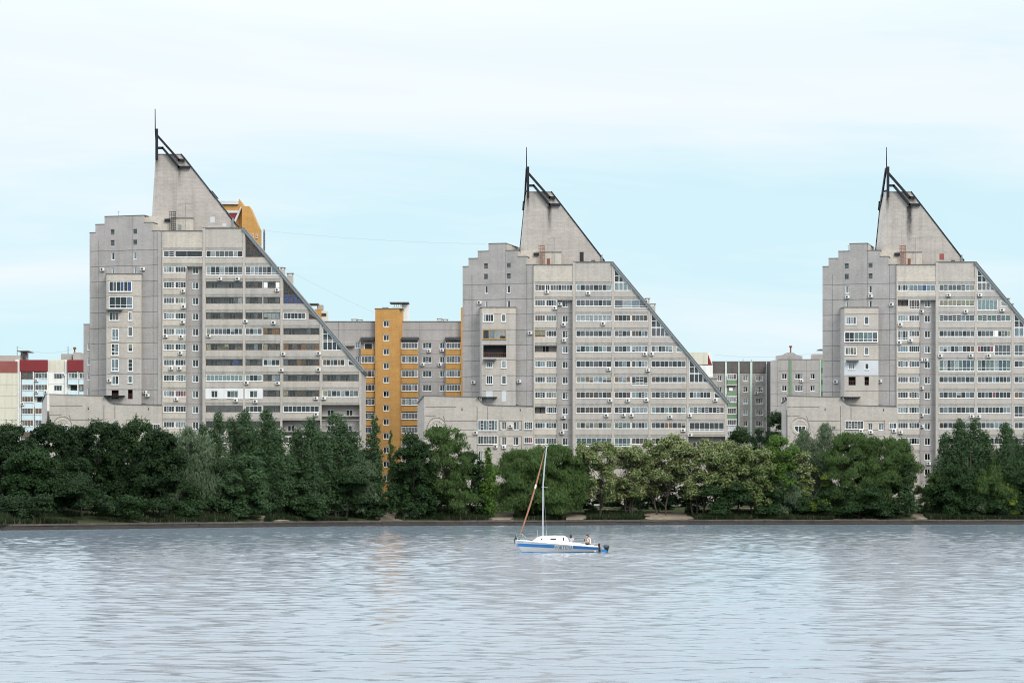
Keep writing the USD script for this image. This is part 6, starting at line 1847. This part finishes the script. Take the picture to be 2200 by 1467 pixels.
        f = [(k, k + i, k + i + 1) for i in range(1, k - 1)] + [(i, (i + 1) % k, k + (i + 1) % k) for i in range(k)] + [(i, k + (i + 1) % k, k + i) for i in range(k)]
        return obj(nm, MB().add(V, f), m_, cb, label=lab)
    on_cabin([(672 + 18 * math.cos(a), 345 - 18 * math.sin(a)) for a in np.linspace(0, 6.283, 16, endpoint=False)], 'porthole', 'tinted_window')
    on_cabin([(845, 327), (955, 327), (955, 357), (845, 357)], 'cabin_window', 'tinted_window')
    on_cabin([(1086, 305), (1116, 305), (1116, 372), (1086, 372)], 'hatch_opening', 'tinted_window')
    on_cabin([(1122, 312), (1172, 312), (1176, 380), (1122, 378)], 'hatch_board', 'gelcoat', w=.05)
    on_cabin([(1143, 322), (1153, 322), (1153, 338), (1143, 338)], 'instrument', 'tinted_window', w=.06)
    obj('sliding_hatch', hullpts([(Q(900, 284), .28), (Q(1130, 284), .28), (Q(1120, 276), .26), (Q(910, 276), .26)]), 'gelcoat', t)
    gm = MB()
    for u, v0, v1 in ((577, 300, 405), (765, 290, 425)): gm.bar((Q(u, 0)[0], BD - .76, Q(0, v0)[1]), (Q(u, 0)[0], BD - .80, Q(0, v1)[1]), .02, .015)
    obj('cabin_seam', gm, 'hull_white', t)
    # cockpit: coamings, benches, sole
    for s in (-1, 1):
        b = MB(); y0, y1 = sorted((BD + s * .80, BD + s * .72))
        pts = [Q(1203, 396), Q(1530, 441), Q(1562, 470), Q(1203, 470)]
        b.add([(x_, y, z_) for y in (y0, y1) for x_, z_ in pts], [[0, 1, 2, 3], [7, 6, 5, 4], [0, 4, 5, 1], [1, 5, 6, 2], [2, 6, 7, 3], [3, 7, 4, 0]])
        obj('coaming', b, 'gelcoat', t)
    b = MB(); b.box(Q(1210, 0)[0], Q(1700, 0)[0], BD + .30, BD + .71, .30, .60)
    obj('bench', b, 'gelcoat', t)
    b = MB(); b.box(Q(1210, 0)[0], Q(1700, 0)[0], BD - .71, BD - .30, .30, .60)
    obj('bench', b, 'gelcoat', t)
    # mast, spreader, crane
    mp = [K(1166.4, 1152), K(1166.3, 1100), K(1166.6, 1045), K(1169.6, 1003), K(1172.4, 978), K(1175.0, 958)]
    ms = obj('mast', MB().tube([(x_, BD, z_) for x_, z_ in mp], [.062, .062, .060, .056, .050, .044], 10), 'mast_alloy', t, smooth=50)
    (xa, za), (xb, zb_) = K(1163.5, 1046), K(1177, 1047)
    obj('spreader', MB().bar((xa, BD - .55, za), (1166.6 * 0 + K(1166.6, 0)[0], BD, za), .05, .03).bar((K(1166.6, 0)[0], BD, za), (xb, BD + .6, zb_), .05, .03), 'mast_alloy', ms)
    (xa, za), (xb, zb_) = K(1171.5, 958.2), K(1178.5, 958.2)
    obj('masthead_crane', MB().box(xa, xb, BD - .035, BD + .035, za - .03, za + .045), 'mast_alloy', ms)
    (xa, za), (xb, zb_) = K(1169.4, 970.5), K(1117.2, 1149.5)
    q0, q1 = np.array([xa, BD, za]), np.array([xb, BD, zb_])
    ks = np.linspace(0, 1, 13)
    sag = lambda k: q0 + (q1 - q0) * k + np.array([.10 * math.sin(math.pi * k), 0, -.05 * math.sin(math.pi * k)])
    rr = [.018 + .050 * min(1, k * 3.0) * (1 if k < .8 else max(.35, 1 - (k - .8) * 3)) for k in ks]
    jb = obj('furled_jib', MB().tube([sag(k) for k in ks], rr, 9), 'sail_cloth', t, smooth=50)
    obj('white_patch', MB().tube([sag(k) for k in (.385, .43)], [.072, .074], 9), 'sail_patch', jb)
    st = MB()
    for pts in ([(K(1175, 959)[0], BD, K(0, 959)[1]), q0], [q1, (Q(165, 0)[0], BD, Q(0, 352)[1])]):
        st.tube(pts, .012, 5)
    obj('forestay', st, 'stainless', t)
    for s in (-1, 1):
        st = MB()
        for u, v in ((590, 165), (763, 172)):
            st.tube([(Q(u, 0)[0], BD + s * .95, float(deck_z(Q(u, 0)[0]))), (Q(u, 0)[0] + .02, BD + s * .93, Q(0, v)[1])], .020, 6)
        obj('stanchion', st, 'stainless', t)
        st = MB(); x_ = K(1167, 0)[0]
        st.tube([(x_ + .35, BD + s * 1.02, float(deck_z(x_))), (x_ + .02, BD + s * .55, K(0, 1046)[1]), (K(1174, 0)[0], BD, K(0, 962)[1])], .003, 4)
        obj('shroud', st, 'stainless', t)
    # pulpit at the bow, anchor gear
    pp = MB()
    for s in (-1, 1):
        pp.tube([(Q(330, 0)[0], BD + s * .42, float(deck_z(Q(330, 0)[0]))), (Q(285, 0)[0], BD + s * .36, Q(0, 243)[1]), (Q(185, 0)[0], BD + s * .10, Q(0, 238)[1]), (Q(170, 0)[0], BD + s * .05, Q(0, 352)[1])], .014, 6)
    pp.tube([(Q(285, 0)[0], BD - .36, Q(0, 243)[1]), (Q(365, 0)[0], BD - .45, Q(0, 315)[1])], .016, 6)
    obj('bow_pulpit', pp, 'stainless', t)
    ag = MB()
    ag.box(Q(140, 0)[0], Q(190, 0)[0], BD - .08, BD + .08, Q(0, 352)[1], Q(0, 322)[1]); ag.box(Q(158, 0)[0], Q(180, 0)[0], BD - .05, BD + .05, Q(0, 322)[1], Q(0, 290)[1])
    ag.bar((Q(148, 0)[0] - .03, BD, Q(0, 350)[1]), (Q(146, 0)[0] - .03, BD, Q(0, 440)[1]), .05, .05)
    ag.box(Q(212, 0)[0], Q(240, 0)[0], BD - .06, BD + .06, Q(0, 362)[1], Q(0, 335)[1])
    obj('anchor_gear', ag, 'motor_black', t)
    # stern rail
    pr = MB()
    for s in (-1, 1):
        y = BD + s * .72
        pr.tube([(Q(1716, 0)[0], y, Q(0, 488)[1]), (Q(1716, 0)[0], y, Q(0, 362)[1])], .014, 6)
        pr.tube([(Q(1560, 0)[0], y, Q(0, 466)[1]), (Q(1650, 0)[0], y, Q(0, 434)[1]), (Q(1784, 0)[0], y, Q(0, 434)[1])], .013, 6)
    pr.tube([(Q(1784, 0)[0], BD - .72, Q(0, 434)[1]), (Q(1784, 0)[0], BD + .72, Q(0, 434)[1])], .013, 6)
    obj('stern_rail', pr, 'stainless', t)
    # rudder
    rp = [Q(1786, 432), Q(1822, 430), Q(1832, 520), Q(1840, 560), Q(1838, 640), Q(1778, 640), Q(1780, 540)]
    b = MB(); n = len(rp)
    b.add([(x_, y, z_) for y in (BD - .05, BD + .05) for x_, z_ in rp], [(0, i, i + 1) for i in range(1, n - 1)] + [(n, n + i + 1, n + i) for i in range(1, n - 1)] + [(i, n + i, n + (i + 1) % n) for i in range(n)] + [(i, n + (i + 1) % n, (i + 1) % n) for i in range(n)])
    obj('rudder', b, 'rudder_brown', t)
    # outboard motor on its bracket
    oy = BD - .38
    def pod(prof, y0, y1): return trimesh.convex.convex_hull(np.array([(Q(u, v)[0], y, Q(u, v)[1]) for u, v in prof for y in (y0, y1)] + [(Q(u, v)[0] * .5 + Q(1945, 490)[0] * .5, y, Q(u, v)[1] * .5 + Q(0, 490)[1] * .5) for u, v in prof for y in (y0 - .05, y1 + .05)]))
    om = obj('outboard_motor', pod([(1888, 468), (1905, 444), (1985, 440), (2002, 470), (2006, 498), (1960, 520), (1892, 505)], oy - .12, oy + .12), 'motor_grey', t, smooth=50)
    obj('motor_leg', trimesh.convex.convex_hull(np.array([(Q(u, v)[0], y, Q(u, v)[1]) for u, v in ((1900, 506), (2000, 500), (1985, 545), (1958, 575), (1945, 640), (1965, 640)) for y in (oy - .07, oy + .07)])), 'motor_black', om)
    obj('tiller_handle', MB().tube([(Q(1895, 480)[0], oy, Q(0, 480)[1]), (Q(1838, 470)[0], oy, Q(0, 470)[1])], .022, 6), 'motor_black', om)
    obj('motor_bracket', trimesh.convex.convex_hull(np.array([(Q(u, v)[0], y, Q(u, v)[1]) for u, v in ((1840, 560), (1900, 542), (1925, 548), (1978, 592), (1845, 596)) for y in (oy - .14, oy + .14)])), 'motor_blue', t)
    obj('fender', MB().tube([(Q(1716, 520)[0], BD - .93, Q(0, 565)[1]), (Q(1720, 520)[0], BD - .93, Q(0, 590)[1])], [.06, .05], 8), 'gelcoat', t)
    return t
sailboat()

# the man at the stern: seated facing the bow, head bent over a phone held in both hands
k5 = BS / 9.167
def J(u, v, y, ou, ov): return np.array([(u - ou) * k5, y, -(v - ov) * k5])
def hand(w, d, palm_dir, curl=.5, s=1):
    """wrist w, finger direction d, palm normal; five separate curled fingers"""
    d = np.array(d, float); d /= np.linalg.norm(d); pn = np.array(palm_dir, float); pn -= d * np.dot(pn, d); pn /= np.linalg.norm(pn); sd = np.cross(d, pn) * s
    out = [(w, .026, w + d * .035, .030), (w + d * .035 + sd * .022, .020, w + d * .078 + sd * .028, .012), (w + d * .035 - sd * .022, .020, w + d * .078 - sd * .028, .012)]
    for i, (o, l) in enumerate(((-.03, .058), (-.010, .075), (.011, .080), (.031, .070))):
        a = w + d * .075 + sd * o; b = a + (d * (1 - curl * .4) + pn * curl * .5) * l * .5; c = b + (d * (1 - curl) + pn * curl) * l * .5
        out += [(a, .010, b, .009), (b, .009, c, .008)]
    a = w + d * .025 + sd * .035; b = a + sd * .022 + d * .03 + pn * .02; c = b + d * .03 + pn * .022
    return out + [(a, .013, b, .011), (b, .011, c, .009)]
ou, ov = 1615, 450
hip, chest, neck, head = J(1615, 440, 0, ou, ov), J(1612, 365, 0, ou, ov), J(1598, 318, 0, ou, ov), J(1577, 286, 0, ou, ov)
man = [(chest, .125, hip, .12), (chest + (0.0, -.11, .09), .075, chest + (0, .11, .09), .075), (chest + (0, 0, .08), .09, neck, .055), (neck, .055, head + (.02, 0, -.06), .058),
       (head + (.012, 0, .015), .098, head + (-.012, 0, -.045), .070), (head + (-.085, 0, -.055), .022, head + (-.05, 0, -.08), .045), (head + (-.098, 0, .0), .012, head + (-.112, 0, -.028), .016),
       (head + (.01, -.095, -.01), .014, head + (.01, -.098, -.035), .011), (head + (.01, .095, -.01), .014, head + (.01, .098, -.035), .011)]
for s in (-1, 1):
    sh, el, wr = chest + (0.02, s * .19, .085), chest + (.02, s * .235, -.20), chest + (-.25, s * .075, -.10)
    man += [(sh, .058, el, .043), (el, .043, wr, .029)] + hand(wr, (-.8, -s * .35, .25), (0, -s, .3), .6, s)
    kn, an = hip + (-.44, s * .14, -.0), hip + (-.40, s * .14, -.34)
    man += [(hip + (0, s * .09, -.03), .095, kn, .062), (kn, .060, an, .040), (an, .042, an + (-.17, 0, -.05), .032)]
ph = MB(); c = chest + np.array([-.345, 0, -.055]) + np.array([Q(ou, 0)[0], BD + .25, Q(0, ov)[1]])
ph.box(c[0] - .075, c[0] + .01, c[1] - .012, c[1] + .012, c[2], c[2] + .13)
person('person', 'person in a white vest and black shorts at the stern, bent over a phone', man,
       [('vest', [(chest + (0, 0, .05), .140, hip + (0, 0, .05), .132), (chest + (0.0, -.085, .10), .075, chest + (0, .085, .10), .075)], 'vest_white'),
        ('shorts', [(hip, .130, hip + (0, 0, -.05), .125)] + [(hip + (0, s * .09, -.03), .108, hip + (-.30, s * .125, -.01), .085) for s in (-1, 1)], 'shorts_black')],
       ([(head + (.025, 0, .035), .098, head + (.045, 0, -.01), .080), (head + (-.055, 0, .075), .045, head + (.02, 0, .05), .09)], 'hair_black'),
       (Q(ou, 0)[0], BD + .25, Q(0, ov)[1]), [('phone', ph, 'motor_black')])
# the woman by the cabin, seen from behind
ou, ov = 1252, 400
hip, chest, neck, head = J(1252, 405, 0, ou, ov), J(1254, 352, 0, ou, ov), J(1252, 312, 0, ou, ov), J(1249, 278, .0, ou, ov)
wom = [(chest, .115, hip, .125), (chest + (-.10, 0, .06), .07, chest + (.10, 0, .06), .07), (chest + (0, 0, .06), .08, neck, .048), (neck, .048, head + (0, .0, -.06), .052),
       (head + (0, -.005, .012), .092, head + (0, .02, -.045), .066), (head + (0, .085, -.06), .02, head + (0, .05, -.08), .04), (head + (0, .095, .0), .011, head + (0, .108, -.028), .014)]
for s in (-1, 1):
    sh, el, wr = chest + (s * .175, 0, .055), chest + (s * .215, .03, -.20), chest + (s * .12, .24, -.22)
    wom += [(sh, .050, el, .038), (el, .038, wr, .026)] + hand(wr, (-s * .4, .9, -.05), (0, 0, -1), .4, s)
    kn, an = hip + (s * .12, .42, -.0), hip + (s * .12, .40, -.36)
    wom += [(hip + (s * .09, 0, -.03), .095, kn, .060), (kn, .058, an, .038), (an, .040, an + (0, .16, -.05), .030)]
person('person', 'person with brown shoulder-length hair and lilac-grey shirt sitting behind the cabin', wom,
       [('shirt', [(chest, .130, hip, .142), (chest + (-.105, 0, .06), .080, chest + (.105, 0, .06), .080)] + [(chest + (s * .175, 0, .055), .062, chest + (s * .205, .015, -.08), .055) for s in (-1, 1)], 'shirt_lilac'),
        ('trousers', [(hip + (0, 0, -.02), .138, hip + (0, .05, -.05), .13)] + [q_ for s in (-1, 1) for q_ in ((hip + (s * .09, 0, -.03), .105, hip + (s * .12, .42, 0), .072), (hip + (s * .12, .42, 0), .070, hip + (s * .12, .40, -.33), .052))], 'jeans')],
       ([(head + (0, -.025, .03), .098, head + (0, -.05, -.06), .088), (head + (-.05, -.05, -.07), .055, head + (-.06, -.05, -.15), .04), (head + (.05, -.05, -.07), .055, head + (.055, -.05, -.15), .04), (head + (0, -.06, -.07), .07, head + (0, -.07, -.16), .05)], 'hair_brown'),
       (Q(ou, 0)[0], BD - .42, Q(0, ov)[1]))
